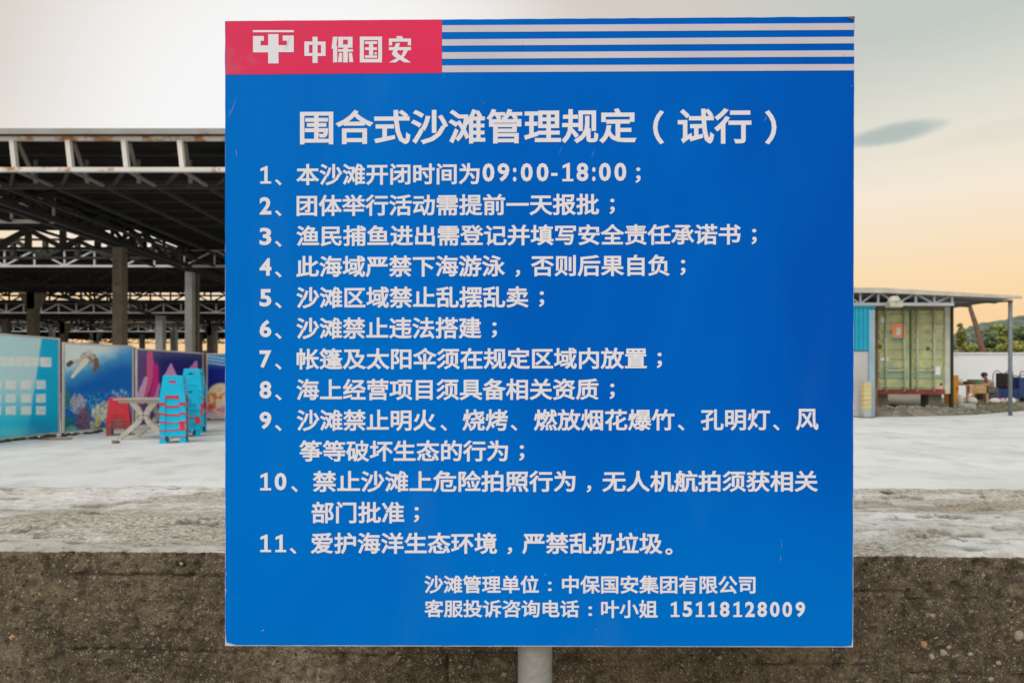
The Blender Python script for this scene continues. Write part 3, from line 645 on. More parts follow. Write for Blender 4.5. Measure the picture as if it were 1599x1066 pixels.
def paint2(px, py):
    c = np.zeros(px.shape + (3,)) + A_((.004, .12, .46))
    light = sst(605, 552, py - 16 + (px - 100) * .45 + 8 * (fl(px, py, 12, 1) - .5)); c = blend(c, light, (.10, .46, .70))
    pale = sst(574, 545, py - 18 + (px - 100) * .36 + 10 * (fl(px, py, 9, 2) - .5)); c = blend(c, pale * .95, (.62, .72, .76))
    c = blend(c, .7 * sst(172, 208, px) * sst(585, 545, py), (.06, .30, .62))
    c = blend(c, sst(.52, .62, fl(px, py, 3, 4)) * sst(605, 628, py) * sst(660, 625, py) * .7, (.10, .42, .66))
    tur = sst(1.1, .8, ((px - 138) / 13) ** 2 + ((py - 559) / 10.5) ** 2 + .5 * (fl(px, py, 3, 6) - .5)); c = blend(c, tur, (.24, .21, .19)); c = blend(c, tur * .8 * sst(.45, .6, fl(px, py, 2.2, 7)), (.62, .58, .52))
    for (a, b, r0, r1, col) in (((124, 563), (113, 566), 3.0, 2.5, (.50, .46, .42)), ((111, 566), (107, 569), 3.5, 3.6, (.14, .07, .06)), ((134, 563), (113, 588), 4.5, 2.2, (.68, .65, .60)), ((150, 562), (151, 572), 3.8, 4.2, (.20, .11, .09)), ((151, 571), (146, 580), 4.0, 1.8, (.20, .10, .07)), ((137, 552), (140, 548), 3.5, 2.5, (.55, .52, .48))):
        d, t = segd(px, py, a[0], a[1], b[0], b[1]); c = blend(c, sst(1, -.8, d - (r0 + (r1 - r0) * t)), col)
    c = blend(c, sst(102, 100, px * 0 + 101) * 0, (0, 0, 0))
    for x, y, sx, sy, col, sd in ((103, 622, 8, 16, (.03, .20, .22), 1), (121, 630, 13, 14, (.34, .36, .44), 2), (130, 656, 12, 20, (.16, .10, .17), 3), (108, 664, 8, 14, (.02, .16, .18), 9), (113, 671, 9, 8, (.10, .40, .42), 4), (160, 644, 16, 15, (.46, .52, .46), 5), (166, 630, 8, 6, (.42, .42, .42), 6),
                                  (153, 660, 4.5, 9, (.52, .50, .16), 7), (190, 662, 22, 26, (.24, .26, .20), 8), (158, 674, 12, 10, (.12, .12, .08), 10), (145, 664, 5, 10, (.36, .38, .30), 11)):
        w = sst(1.25, .6, ((px - x) / sx) ** 2 + ((py - y) / sy) ** 2 + 2.0 * (fl(px, py, 4, sd) - .5)); tt = fl(px, py, 2.2, sd + 20)[..., None]; c = c * (1 - w[..., None]) + w[..., None] * np.clip(A_(col) * (.2 + 1.6 * tt), 0, 1)
    c = c * (.80 + .4 * fl(px, py, 2.5, 33))[..., None] if False else c
    for x, y in ((183, 615), (190, 610), (196, 613), (177, 612), (187, 620)):
        c = blend(c, .8 * g2(px, py, x, y, 2.2, 2.6), (.35, .60, .74))
    return c
def paint3(px, py):
    c = np.zeros(px.shape + (3,)) + A_((.016, .020, .16)); c = blend(c, sst(262, 212, px), (.13, .075, .24))
    c = blend(c, .6 * sst(565, 545, py), (.10, .12, .30)); c = blend(c, .75 * sst(620, 660, py), (.09, .03, .20))
    for pts, r0, r1, col in (([(234, 552), (235, 585), (229, 605), (221, 625)], 4.5, 6.0, (.62, .10, .26)), ([(243, 572), (243, 600), (238, 625)], 4.2, 5.0, (.58, .025, .24)), ([(228, 590), (218, 622)], 2.5, 6, (.60, .36, .60)),
                             ([(249, 600), (244, 622)], 1.5, 3, (.42, .25, .50)), ([(267, 570), (266, 590)], 2.0, 12, (.60, .30, .58)), ([(306, 566), (301, 580)], 2.5, 8, (.58, .22, .55)), ([(314, 585), (318, 592)], 2, 3, (.55, .08, .28))):
        for a, b in zip(pts, pts[1:]):
            d, t = segd(px, py, a[0], a[1], b[0], b[1]); r = r0 + (r1 - r0) * t
            c = blend(c, sst(1.2, -1, d - r + 2 * (fl(px, py, 3, 3) - .5)), col)
    return c
def paint4(px, py):
    c = np.zeros(px.shape + (3,)) + A_((.008, .018, .22)); c = blend(c, sst(578, 556, py), (.03, .25, .55))
    for y in (558, 563, 568): c = blend(c, .7 * np.exp(-((py - y - 1.5 * np.sin(px / 9)) / 1.1) ** 2), (.45, .62, .74))
    c = blend(c, sst(632, 648, py), (.55, .42, .50))
    w = sst(1.15, .8, ((px - 345) / 23) ** 2 + ((py - 622) / 24) ** 2); c = blend(c, w, (.66, .58, .40)); c = blend(c, w * sst(.5, .6, fl(px, py, 5, 3)) * sst(600, 612, py), (.66, .20, .06))
    c = blend(c, g2(px, py, 329, 634, 5, 5), (.62, .04, .04)); c = blend(c, .8 * g2(px, py, 347, 638, 6, 5), (.52, .22, .56))
    # further right, out of sight behind the notice board, the print goes on as reef
    return blend(c, sst(375, 395, px) * sst(.45, .6, fl(px, py, 14, 8)), (.40, .22, .30))
def board(a, b, zb, zt, painter, label, nx=150, nz=110, back=.04):
    """a, b: ground points of the left and right ends"""
    a, b = Vector(a), Vector(b); d = (b - a); d.normalize(); n_ = Vector((-d.y, d.x, 0))
    if n_.y < 0 and abs(d.x) > .5: n_ = -n_
    if abs(d.x) <= .5 and n_.x > 0: n_ = -n_
    root = empty('hoarding_board', (a + b) / 2, label=label, cat='hoarding', group='printed hoarding boards beside the pavilion')
    inv = Matrix.Translation(-root.location)
    def add(mb, name, m, **k):
        o = mb.build(name, m, root, **k); o.matrix_parent_inverse = inv; return o
    w = .035; f0, f1 = a + d * w, b - d * w
    U, V = np.meshgrid(np.linspace(0, 1, nx), np.linspace(0, 1, nz))
    X = f0.x + (f1.x - f0.x) * U; Y = f0.y + (f1.y - f0.y) * U; Z_ = zb + w + (zt - zb - 2 * w) * V
    o = grid_mesh('print', X, Y, Z_, M['print'], root); o.matrix_parent_inverse = inv
    colr = painter(X / Y * F + CX, HY - (Z_ - CZ) / Y * F); tx = fbm(X * 31, Z_ * 22, Y * 31, 4, 5, .7)[..., None]; colr = np.clip(colr * 1.28 * (.90 + .2 * tx), 0, .92)
    at = o.data.color_attributes.new('print', 'FLOAT_COLOR', 'POINT')
    at.data.foreach_set('color', np.concatenate([colr, np.ones(colr.shape[:2] + (1,))], -1).astype(np.float32).ravel())
    bb = MB(); p = [a + n_ * .004, b + n_ * .004, b + n_ * .02, a + n_ * .02]
    bb.hexa([(v.x, v.y, zb) for v in p] + [(v.x, v.y, zt) for v in p]); add(bb, 'backing_sheet', M['frame'])
    u = -n_ * .012
    for s0, s1 in ((a, a + d * w), (b - d * w, b)):
        c = [s0 + u, s1 + u, s1 + n_ * .003, s0 + n_ * .003]; add(MB().hexa([(v.x, v.y, zb) for v in c] + [(v.x, v.y, zt) for v in c]), 'frame_rail', M['frame'])
    for z0, z1 in ((zb, zb + w), (zt - w, zt)):
        c = [f0 + u, f1 + u, f1 + n_ * .003, f0 + n_ * .003]; add(MB().hexa([(v.x, v.y, z0) for v in c] + [(v.x, v.y, z1) for v in c]), 'frame_rail', M['frame'])
    for q in (a + d * .05, b - d * .05):
        add(MB().bar((q + n_ * .06) + Vector((0, 0, 0)), (q + n_ * .06) + Vector((0, 0, zt + .02)), .045), 'post', M['steel_dark'])
        add(MB().bar(q + n_ * .08 + Vector((0, 0, zt * .7)), q + n_ * .85 + Vector((0, 0, .02)), .035), 'brace', M['steel_dark'])
    return root
def gp(x, D): return ((x - CX) / F * D, D, 0)
B1 = Vector(gp(93, 12.52)); A1 = Vector(gp(0, 11.15)); d1 = (B1 - A1).normalized(); A0 = B1 - d1 * 3.0
board(A0, B1, .035, 1.90, paint1, 'pale blue hoarding board with rows of white lettering, nearest of the row', nx=230)
board(gp(98, 12.66), gp(208.5, 14.15), .035, 1.83, paint2, 'hoarding board printed with a swimming sea turtle over coral', nx=190)
board(gp(212.5, 14.4), gp(317, 17.0), .03, 1.79, paint3, 'purple and navy hoarding board printed with pink coral behind the blue stools', nx=170)
board(gp(322.5, 16.95), gp(462, 16.8), .05, 1.77, paint4, 'hoarding board printed with a cream and orange shell, partly behind the notice board', nx=200)
p = P(319.8, 600, 17.1); MB().box(p.x - .045, p.x + .045, 17.08, 17.2, 0, 1.86).build('fence_post', mat('brown_weathered_post', (.20, .13, .09), .8, 0, .2, 4), label='brown weathered post between the purple and the shell printed boards', cat='post')
# dark lumps filling the gap along the foot of the boards
mb = MB()
for i in range(26):
    t = rnd.random(); x = -9.0 + rnd.uniform(-.05, .22) + t * .45; y = 11 + t * 2.4
    mb.blob((x, y, .02), (rnd.uniform(.03, .12), rnd.uniform(.04, .12), rnd.uniform(.01, .035)), seed=i, seg=7, rings=4, jit=.3)
mb.build('lumps', M['dark_gap'], kind='stuff', label='dark litter along the foot of the first boards', cat='lumps')
p = P(180, 691, 11.0); MB().blob((p.x, p.y, .025), (.07, .05, .03), seed=5, jit=.25).build('loose_stone', mat('brown_stone', (.22, .16, .12), .8), label='small brown stone lying on the pale concrete before the folding table', cat='stone', smooth=True)
p = P(80, 685, 11.7); MB().blob((p.x + .1, p.y, .015), (.25, .14, .02), seed=6, jit=.3).build('sand_heap', mat('tan_sand_heap', (.45, .34, .24), .9), label='thin smear of tan sand below the first hoarding board', cat='sand', smooth=True)

# ------------------------------------------------------------------ plastic stools in stacks
def stool_parts(m, prefix):
    hb, ht, Ht = .205, .150, .45; th = .0024
    def ring(z, s, off=0):
        h = hb + (ht - hb) * z / Ht - off; return s * h, h
    def prism(mb, face, s0, s1, z0, z1):
        ang = face * math.pi / 2; rot = Matrix.Rotation(ang, 3, 'Z')
        def pt(s, z, off):
            h = hb + (ht - hb) * z / Ht; return rot @ Vector((s * (h - off * .999), -(h - off), z))
        mb.hexa([pt(s0, z0, 0), pt(s1, z0, 0), pt(s1, z0, th), pt(s0, z0, th), pt(s0, z1, 0), pt(s1, z1, 0), pt(s1, z1, th), pt(s0, z1, th)])
    me = {}
    for k in range(4):
        mb = MB(); prism(mb, k, .52, 1, 0, .055); prism(mb, k, .58, 1, .0551, .12)
        k2 = (k + 1) % 4; prism(mb, k2, -1, -.52, 0, .055); prism(mb, k2, -1, -.58, .0551, .12); me['leg', k] = mb.mesh(prefix + '_leg', m)
        mb = MB(); prism(mb, k, -.999, .999, .1205, .33); prism(mb, k, -.999, -.36, .3305, .372); prism(mb, k, .36, .999, .3305, .372); prism(mb, k, -.999, .999, .3725, .447); me['apron', k] = mb.mesh(prefix + '_apron', m)
    mb = MB(); h = ht + .002
    mb.hexa([(-h, -h, .4475), (h, -h, .4475), (h, h, .4475), (-h, h, .4475), (-h + .012, -h + .012, .462), (h - .012, -h + .012, .462), (h - .012, h - .012, .462), (-h + .012, h - .012, .462)])
    me['seat', 0] = mb.mesh(prefix + '_seat', m)
    return me
ST = {'b': stool_parts(M['plastic_blue'], 'blue'), 'r': stool_parts(M['plastic_red'], 'red'), 'f': stool_parts(M['plastic_faded'], 'faded')}
NAMES = {'b': 'blue', 'r': 'red', 'f': 'faded red'}
ORD = ['lowest', 'second from the bottom', 'third from the bottom', 'fourth from the bottom', 'fifth from the bottom', 'sixth from the bottom', 'seventh from the bottom', 'eighth from the bottom', 'ninth from the bottom', 'tenth from the bottom', 'eleventh from the bottom', 'twelfth from the bottom']
def stack(x, y, rz, seq, where, group):
    z = 0
    for i, (c, off) in enumerate(seq):
        pos = 'topmost' if i == len(seq) - 1 else ORD[i]
        o = empty('plastic_stool', (x + rnd.uniform(-.003, .003), y, z), rz + rnd.uniform(-.02, .02), label='%s plastic stool, %s in %s' % (NAMES[c], pos, where), cat='stool', group=group)
        for (n_, k), me in ST[c].items():
            q = bpy.data.objects.new(n_, me); COL.objects.link(q); q.parent = o
        z += off
p = P(262.5, 692, 10.98); stack(p.x, p.y + .2, R(19), [('b', .095), ('r', .022), ('b', .10), ('r', .020), ('b', .115), ('r', .03), ('b', .11), ('r', .035), ('b', .12), ('r', .055), ('b', 0)], 'the nearest blue stack by the table', 'nearest stack of blue stools')
p = P(285, 681, 12.2); stack(p.x, p.y + .2, R(33), [('b', .12), ('b', .12), ('r', .02), ('b', .12), ('b', .12), ('b', 0)], 'the shorter blue stack behind the nearest one', 'shorter stack of blue stools')
p = P(291, 677, 12.9); stack(p.x, p.y + .3, R(12), [('b', .13), ('b', .13), ('b', .10), ('r', .12), ('r', .12), ('b', .13), ('b', .12), ('b', 0)], 'the tall rear blue stack', 'tall rear stack of blue stools')
p = P(180, 680, 12.44); stack(p.x - .05, p.y + .2, R(27), [('f', .075), ('f', .075), ('f', .07), ('r', .06), ('r', 0)], 'the low red stack', 'low stack of red stools')

# ------------------------------------------------------------------ white folding table
tb = P(188, 686, 11.67); Xl = tb.x
t = empty('folding_table', (Xl + .45, 11.9, 0), label='cream plastic folding table with curved crossed legs between red and blue stools', cat='table')
MB().hexa([(-.50, -.35, .715), (.50, -.35, .715), (.50, .35, .715), (-.50, .35, .715), (-.52, -.37, .75), (.52, -.37, .75), (.52, .37, .75), (-.52, .37, .75)]).build('tabletop', M['table'], t, bevel=.008)
MB().box(-.44, .44, -.30, -.27, .67, .7148).box(-.44, .44, .27, .30, .67, .7148).build('apron', M['table'], t)
for sx in (-1, 1):
    for yy in (-.27, .27):
        pts = []
        for k in range(9):
            u = k / 8; pts.append((sx * (-.46 + .46 * math.sin(math.pi * (.5 - abs(u - .5))) ** .8 - .0 * u + (.20 * (1 - abs(u - .0)) if u > .5 else .26 * u * 0 + .20 * u)), yy, .70 * u))
        pts = [(sx * a, yy, b) for a, b in ((-.47, 0), (-.36, .09), (-.24, .19), (-.13, .285), (-.06, .37), (-.045, .44), (-.08, .53), (-.14, .61), (-.22, .70))]
        mb = MB()
        for a, b in zip(pts, pts[1:]): mb.bar(a, b, .045, .07 + .05 * b[2], up=(sx, 0, .3))
        mb.build('leg', M['table'], t)

# ------------------------------------------------------------------ steel pavilion
pav = empty('steel_pavilion', (-30, 45, 0), label='huge open pavilion with dark roof on rust streaked steel trusses behind the hoarding boards', cat='pavilion')
inv = Matrix.Translation(-pav.location)
def pv(mb, name, m, parent=None, **k):
    o = mb.build(name, m, parent or pav, **k)
    if parent is None: o.matrix_parent_inverse = inv
    return o
ZB, ZT = CZ + 4.36, CZ + 5.01
K = 1.4                      # depths below were estimated for a longer lens
D0 = 18.8 / K
XR = -3.2
ML = (M['steel_front'], M['steel_light'], M['steel_dark'])
BAY = 1.17
def truss(D, x0, x1, m, style, x_first, single=True, w=.055, zt=None, zb=None, name='truss'):
    zt = zt or ZT; zb = zb or ZB
    ch = MB().bar((x0, D, zt), (x1, D, zt), .09, .075).bar((x0, D, zb), (x1, D, zb), .09, .085)
    o = pv(ch, name, m)
    joined = MB(); xs_ = []
    x = x_first
    while x - BAY > x0: x -= BAY
    while x < x1: xs_.append(x); x += BAY
    struts = []
    for i, x in enumerate(xs_):
        gi = round((x - x_first) / BAY)
        struts.append(((x - (.03 if style == 'v' else 0), D, zt - .038), (x + (.03 if style == 'v' else 0), D, zb + .043), w * 1.7 if style == 'v' else w))
        if style == 'w' and i + 1 < len(xs_):
            if gi % 2 == 0: struts.append(((x + .04, D + .004, zb + .04), (x + BAY - .04, D + .004, zt - .04), w))
            else: struts.append(((x + .04, D + .004, zt - .04), (x + BAY - .04, D + .004, zb + .04), w))
    for a, b, ww in struts:
        if single: s = MB().bar(a, b, ww, ww, up=(0, 1, 0)).build('strut', M['steel_strut'] if style == 'v' else m, o)
        else: joined.bar(a, b, ww, ww, up=(0, 1, 0))
    if not single: joined.build('strut_row', m, o, kind='stuff')
    return o
xf = (22 - CX) / F * D0
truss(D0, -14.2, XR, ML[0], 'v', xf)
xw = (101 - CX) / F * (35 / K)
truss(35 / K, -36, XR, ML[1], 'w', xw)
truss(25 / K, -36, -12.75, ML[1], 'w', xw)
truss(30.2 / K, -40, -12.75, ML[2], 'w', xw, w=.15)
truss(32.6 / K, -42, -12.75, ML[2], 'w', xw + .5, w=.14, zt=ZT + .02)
# box lattice behind the front truss: second chord, bottom plane diagonals, inner posts
D1 = D0 * 325 / 299
mbx = MB().bar((-16, D1, ZB), (XR, D1, ZB), .12, .10)
box = pv(mbx, 'rear_chord', M['steel_dark'])
M['steel_mid'] = mat('grey_brown_steel', (.17, .16, .14), .7, 0, .2, 1.5, col2=(.2, .12, .08), thr=.6)
x = xf - 3 * BAY; i = 0
while x < XR - 1:
    m2 = M['steel_dark']
    MB().bar((x, D0 + .05, ZB + .001), (x, D1 - .03, ZB + .001), .075, .05).build('tie', M['steel_mid'], box)
    MB().bar((x - .05, D0 + .05, ZB + .012), (x - .95, D1 - .05, ZB + .012), .06, .05).build('diagonal', m2, box)
    MB().bar((x + .03, D0 + .08, ZT - .05), (x - .36, D1 - .05, ZB + .07), .075, .05).build('diagonal', M['steel_mid'], box)
    MB().bar((x - .39, D1 - .03, ZT - .06), (x - .39, D1 - .03, ZB + .055), .06).build('post', M['steel_mid'], box)
    MB().bar((x, D1 + .06, ZB - .001), (x, D1 + 12, ZB - .001), .085, .07).build('purlin', m2, box)
    x += BAY; i += 1
# long girders that run away from the viewer
def girder(X, Ya, Yb, m, w=.07):
    o = pv(MB().bar((X, Ya, ZB - .02), (X, Yb, ZB - .02), .14, .14).bar((X, Ya, ZT - .02), (X, Yb, ZT - .02), .10, .08), 'girder', m)
    mb = MB(); y = Ya; k = 0
    while y + BAY < Yb:
        a, b = (ZB + .05, ZT - .06) if k % 2 == 0 else (ZT - .06, ZB + .05)
        mb.bar((X, y + .03, a), (X, y + BAY - .03, b), w * 1.3, up=(1, 0, 0)).bar((X, y, ZB + .055), (X, y, ZT - .062), w * 1.2, up=(1, 0, 0)); y += BAY; k += 1
    mb.build('strut_row', m, o, kind='stuff'); return o
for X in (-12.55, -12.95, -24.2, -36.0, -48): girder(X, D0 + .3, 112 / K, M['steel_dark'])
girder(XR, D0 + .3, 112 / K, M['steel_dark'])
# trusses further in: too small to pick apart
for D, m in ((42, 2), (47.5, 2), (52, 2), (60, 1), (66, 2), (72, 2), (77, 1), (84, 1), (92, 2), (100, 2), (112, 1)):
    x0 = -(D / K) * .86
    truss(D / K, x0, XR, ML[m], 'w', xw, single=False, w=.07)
# roof sheets with the open strips between them
def roof(x0, x1, y0, y1):
    mb = MB(); n_ = max(1, int((y1 - y0) / 3))
    mb.box(x0, x1, y0, y1, ZT + .045, ZT + .075)
    o = pv(mb, 'roof_sheet', M['roof_under']); return o
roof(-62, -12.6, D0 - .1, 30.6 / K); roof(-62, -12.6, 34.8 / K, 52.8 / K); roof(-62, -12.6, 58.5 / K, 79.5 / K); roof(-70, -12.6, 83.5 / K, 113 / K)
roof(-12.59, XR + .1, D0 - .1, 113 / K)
# joists under the sheets, joined
mb = MB()
for k in range(70):
    y = D0 + .9 + k * .96
    if 30.6 / K < y < 34.8 / K or 52.8 / K < y < 58.5 / K: continue
    mb.box(-62, XR, y, y + .06, ZT - .03, ZT + .04)
pv(mb, 'joist_row', M['steel_dark'], kind='stuff')
# roof edge: metal fascia, rusty drip line
pv(MB().box(-20, XR + .1, D0 - .16, D0 - .102, ZT + .045, ZT + .16), 'fascia', M['fascia'])
pv(MB().box(-20, XR + .1, D0 - .14, D0 - .08, ZT + .0385, ZT + .0445), 'drip_strip', mat('rusty_strip', (.10, .045, .02), .8, 0, .3, 2))
# columns
def column(X, Y, w, m, flare=False):
    mb = MB().box(X - w / 2, X + w / 2, Y - w / 2, Y + w / 2, .02, ZB - .1)
    o = pv(mb, 'column', m)
    MB().box(X - w * .8, X + w * .8, Y - w * .8, Y + w * .8, 0, .02).build('base_plate', m, o)
    if flare: MB().hexa([(X - w / 2, Y - w / 2, ZB - .9), (X + w / 2, Y - w / 2, ZB - .9), (X + w / 2, Y + w / 2, ZB - .9), (X - w / 2, Y + w / 2, ZB - .9), (X - w * 1.6, Y - w / 2, ZB - .1), (X + w * 1.6, Y - w / 2, ZB - .1), (X + w * 1.6, Y + w / 2, ZB - .1), (X - w * 1.6, Y + w / 2, ZB - .1)]).build('bracket', m, o)
    return o
for x, ty, w, m, flr in ((187.5, 387, 15, 'column', 0), (297, 425, 11, 'column_grey', 0), (251, 493, 11, 'column_grey', 0), (272, 515, 8, 'column_grey', 0), (52, 458, 12, 'column', 1), (100, 505, 8, 'column', 1), (81, 515, 6, 'column_grey', 0),
                        (328, 508, 7, 'column', 1), (336, 513, 6, 'column_grey', 0), (10, 500, 9, 'column', 0), (150, 520, 6, 'column', 1), (222, 522, 6, 'column', 0), (312, 523, 6, 'column', 0)):
    D = (ZB - .1 - CZ) * F / (HY - ty); column((x - CX) / F * D, D, w / F * D, M[m], flr)
D = (ZB - .1 - CZ) * F / (HY - 425); column((306.5 - CX) / F * (D + .3), D + .3, .20, M['column'])
for X, Y in ((XR, D0 + 8), (XR, D0 + 20), (XR, D0 + 34), (XR, D0 + 50), (-12.55, D0 + 34), (-12.55, D0 + 50), (-8, D0 + 62)): column(X, Y, .28, M['column'])
# sagging bunting of lamps and cables under the roof would be invisible; distant low sheds close the view
M['shed'] = mat('distant_shed_sheet', (.20, .19, .18), .8, 0, .2, 1)

# ------------------------------------------------------------------ right: raised bank of earth
M['soil'] = mat('dusty_soil', (.22, .185, .145), .95, 0, .35, 1.6, col2=(.36, .33, .29), thr=.56, bump=.6, bscale=18)
xs = np.linspace(7, 34, 190); vs = np.linspace(0, 1, 90)
X, V = np.meshgrid(xs, vs)
e0 = np.interp(X, [7, 9.6, 11.5, 14, 18, 34], [18.55, 18.45, 18.55, 19.4, 22.2, 24])
Y = e0 + V ** 1.5 * 26
hgt = .20 * sst(0, .9, Y - e0) + .05 * (fbm(X * 1.3, Y * 1.3, octv=4, seed=5) - .5) * sst(0, .5, Y - e0) + .06 * np.clip(fbm(X * 5, Y * 5, octv=3, seed=6) - .55, 0, 1) * sst(.2, .8, Y - e0)
grid_mesh('earth_bank', X, Y, hgt + .004 - .03 * (V == 0), M['soil'], kind='structure')
def bank_z(x, y):
    e = float(np.interp(x, [7, 9.6, 11.5, 14, 18, 34], [18.55, 18.45, 18.55, 19.4, 22.2, 24])); return .20 * float(sst(0, .9, np.array(y - e)))
# grass tufts along the bank
M['grass'] = mat('rough_grass', (.085, .12, .03), .8, 0, .35, 3)
mb = MB()
for i in range(2600):
    x = rnd.uniform(13.2, 22); e = float(np.interp(x, [7, 9.6, 11.5, 14, 18, 34], [18.55, 18.45, 18.55, 19.4, 22.2, 24])); y = e + abs(rnd.gauss(.5, .45))
    z = bank_z(x, y) - .01; a = rnd.uniform(0, 6.28); h = rnd.uniform(.03, .09); w = .012
    dx, dy = math.cos(a) * w, math.sin(a) * w; mb.poly([(x - dx, y - dy, z), (x + dx, y + dy, z), (x + dx * .2 + rnd.uniform(-.03, .03), y, z + h)])
mb.build('grass', M['grass'], kind='stuff')
mb = MB()
for i in range(160):
    x = rnd.uniform(10.6, 15.5); e = float(np.interp(x, [7, 9.6, 11.5, 14, 18, 34], [18.55, 18.45, 18.55, 19.4, 22.2, 24])); y = e + rnd.uniform(.1, 1.6); s = rnd.uniform(.02, .09)
    mb.blob((x, y, bank_z(x, y) + s * .3), (s, s, s * .6), seed=i, seg=7, rings=5, jit=.3)
mb.build('rubble', mat('grey_rubble', (.30, .28, .25), .9, 0, .25, 8), kind='stuff')
p = P(1506, 633, 20.6); MB().box(p.x - .27, p.x + .27, 20.45, 20.75, .12, .30).build('concrete_block', mat('greenish_concrete', (.36, .42, .38), .85, 0, .15, 8), label='pale greenish concrete block lying on the bank before the orange cabinet', cat='block', bevel=.02)

# ------------------------------------------------------------------ shipping container
cD = 20.0
def cx(x): return (x - CX) / F * cD
def cz(y): return CZ - (y - HY) / F * cD
x0, x1 = cx(1366.5), cx(1484); zb_, zt_ = cz(615.5), cz(479)
M['cont'] = mat('olive_green_container_paint', (.43, .455, .235), .55, 0, .2, 2.2, col2=(.30, .38, .26), thr=.54)
M['cont2'] = mat('patched_green_paint', (.27, .37, .24), .55, 0, .12, 2)
M['rod'] = mat('dull_grey_green_rod', (.50, .53, .43), .5, 0, .15, 3)
M['rust'] = mat('brown_rust', (.17, .09, .04), .85, 0, .3, 4)
M['red_sill'] = mat('oxide_red_steel', (.24, .035, .03), .6, 0, .3, 2)
ct = empty('shipping_container', ((x0 + x1) / 2, cD, bank_z(12, 20)), label='olive green shipping container with closed doors, raised on blocks under the canopy', cat='container')
inv2 = Matrix.Translation(-ct.location)
def cb(mb, name, m, parent=None, **k):
    o = mb.build(name, m, parent or ct, **k)
    if parent is None: o.matrix_parent_inverse = inv2
    return o
mb = MB()
y = cD + .12; k = 0
while y < cD + 5.9:      # corrugated sides
    s = .035 if k % 2 else 0
    mb.box(x0 + .02 + s, x0 + .06 + s, y, y + .14, zb_ + .15, zt_ - .1).box(x1 - .06 - s, x1 - .02 - s, y, y + .14, zb_ + .15, zt_ - .1); y += .141; k += 1
cb(mb, 'side_wall', M['cont'])
cb(MB().box(x0 + .03, x1 - .03, cD + .13, cD + 5.9, zt_ - .06, zt_ - .02), 'roof', M['cont'])
cb(MB().box(x0 + .03, x1 - .03, cD + 5.9, cD + 5.95, zb_ + .1, zt_ - .06), 'back_wall', M['cont'])
cb(MB().box(x0 + .03, x1 - .03, cD + .13, cD + 5.9, zb_ + .03, zb_ + .14), 'floor', M['rust'])
for xa, xb, nm in ((x0, x0 + .10, 'rust'), (x1 - .17, x1, 'rod')):
    cb(MB().box(xa, xb, cD, cD + .12, zb_ + .02, zt_ - .005), 'corner_post', M['rod'] if nm == 'rod' else M['rust'], bevel=.008)
cb(MB().box(x0 + .101, x1 - .171, cD + .005, cD + .12, zt_ - .10, zt_), 'header_beam', mat('rusty_green_header', (.16, .13, .06), .7, 0, .3, 2))
cb(MB().box(x0 + .101, x1 - .171, cD - .02, cD + .12, zb_, zb_ + .135), 'door_sill', M['red_sill'])
dx0, dx1 = x0 + .105, x1 - .175; mid = cx(1423); dz0, dz1 = zb_ + .15, zt_ - .11
for a, b in ((dx0, mid - .03), (mid + .03, dx1)):
    mb = MB().box(a, b, cD + .05, cD + .09, dz0, dz1); d = cb(mb, 'door', M['cont'])
    n_ = 8
    for j in range(n_):
        z0 = dz0 + .04 + j * (dz1 - dz0 - .08) / n_; z1 = z0 + (dz1 - dz0 - .08) / n_ - .06
        cb(MB().hexa([(a + .05, cD + .02, z0 + .02), (b - .05, cD + .02, z0 + .02), (b - .05, cD + .0499, z0), (a + .05, cD + .0499, z0), (a + .05, cD + .02, z1 - .02), (b - .05, cD + .02, z1 - .02), (b - .05, cD + .0499, z1), (a + .05, cD + .0499, z1)]), 'rib', M['cont2'] if (j in (1,)) else M['cont'], d)
    for f_ in (.22, .80) if a < mid - .5 else (.14, .66):
        xr = a + (b - a) * f_
        cb(MB().tube([(xr, cD - .02, dz0 - .06), (xr, cD - .02, dz1 + .04)], .030, 8), 'lock_rod', M['rod'], d, smooth=True)
        for zz in (dz0 + .1, dz0 + .75, dz0 + 1.5, dz1 - .12): cb(MB().box(xr - .05, xr + .05, cD - .03, cD + .0195, zz, zz + .05), 'rod_bracket', M['rod'], d)
        cb(MB().bar((xr, cD - .05, dz0 + .62), (xr + .28 * (1 if f_ < .5 else -1), cD - .05, dz0 + .60), .03, .035), 'handle', M['rod'], d)
cb(MB().box(mid - .0295, mid + .0295, cD + .03, cD + .08, dz0, dz1), 'door_seal', mat('dark_green_seal', (.05, .11, .05), .8))
M['sticker'] = mat('white_sticker', (.75, .75, .74), .5, 0, .05, 5); M['orange'] = mat('orange_sticker', (.92, .33, .15), .5, 0, .12, 9, col2=(.75, .55, .5), thr=.6)
def sticker(xa, xb, ya, yb, m, lift=0):
    cb(MB().box(cx(xa), cx(xb), cD + .012 - lift, cD + .0195 - lift, cz(yb), cz(ya)), 'sticker', m)
sticker(1393.5, 1415, 505, 527, M['orange']); sticker(1400, 1406, 511, 523, M['sticker'], .008); sticker(1375, 1388, 558.5, 563.5, M['sticker']); sticker(1459, 1469, 572, 585, M['sticker']); sticker(1393.5, 1415, 527.3, 531, mat('teal_sticker', (.08, .28, .30), .5))
sticker(1461, 1473, 602, 607, mat('pink_sticker', (.62, .40, .34), .6)); sticker(1439, 1449, 508.5, 512, mat('worn_stencil', (.48, .50, .36), .6)); sticker(1459, 1474, 508.5, 511.5, mat('worn_stencil_b', (.50, .52, .38), .6)); sticker(1462, 1472, 515.5, 520, mat('worn_stencil_c', (.50, .52, .38), .6))
p = (cx(1379.5), cD + .012, cz(500)); mb = MB(); mb.tube([(p[0], p[1], p[2]), (p[0], p[1] + .007, p[2])], .085, 20); cb(mb, 'round_sticker', M['sticker'])
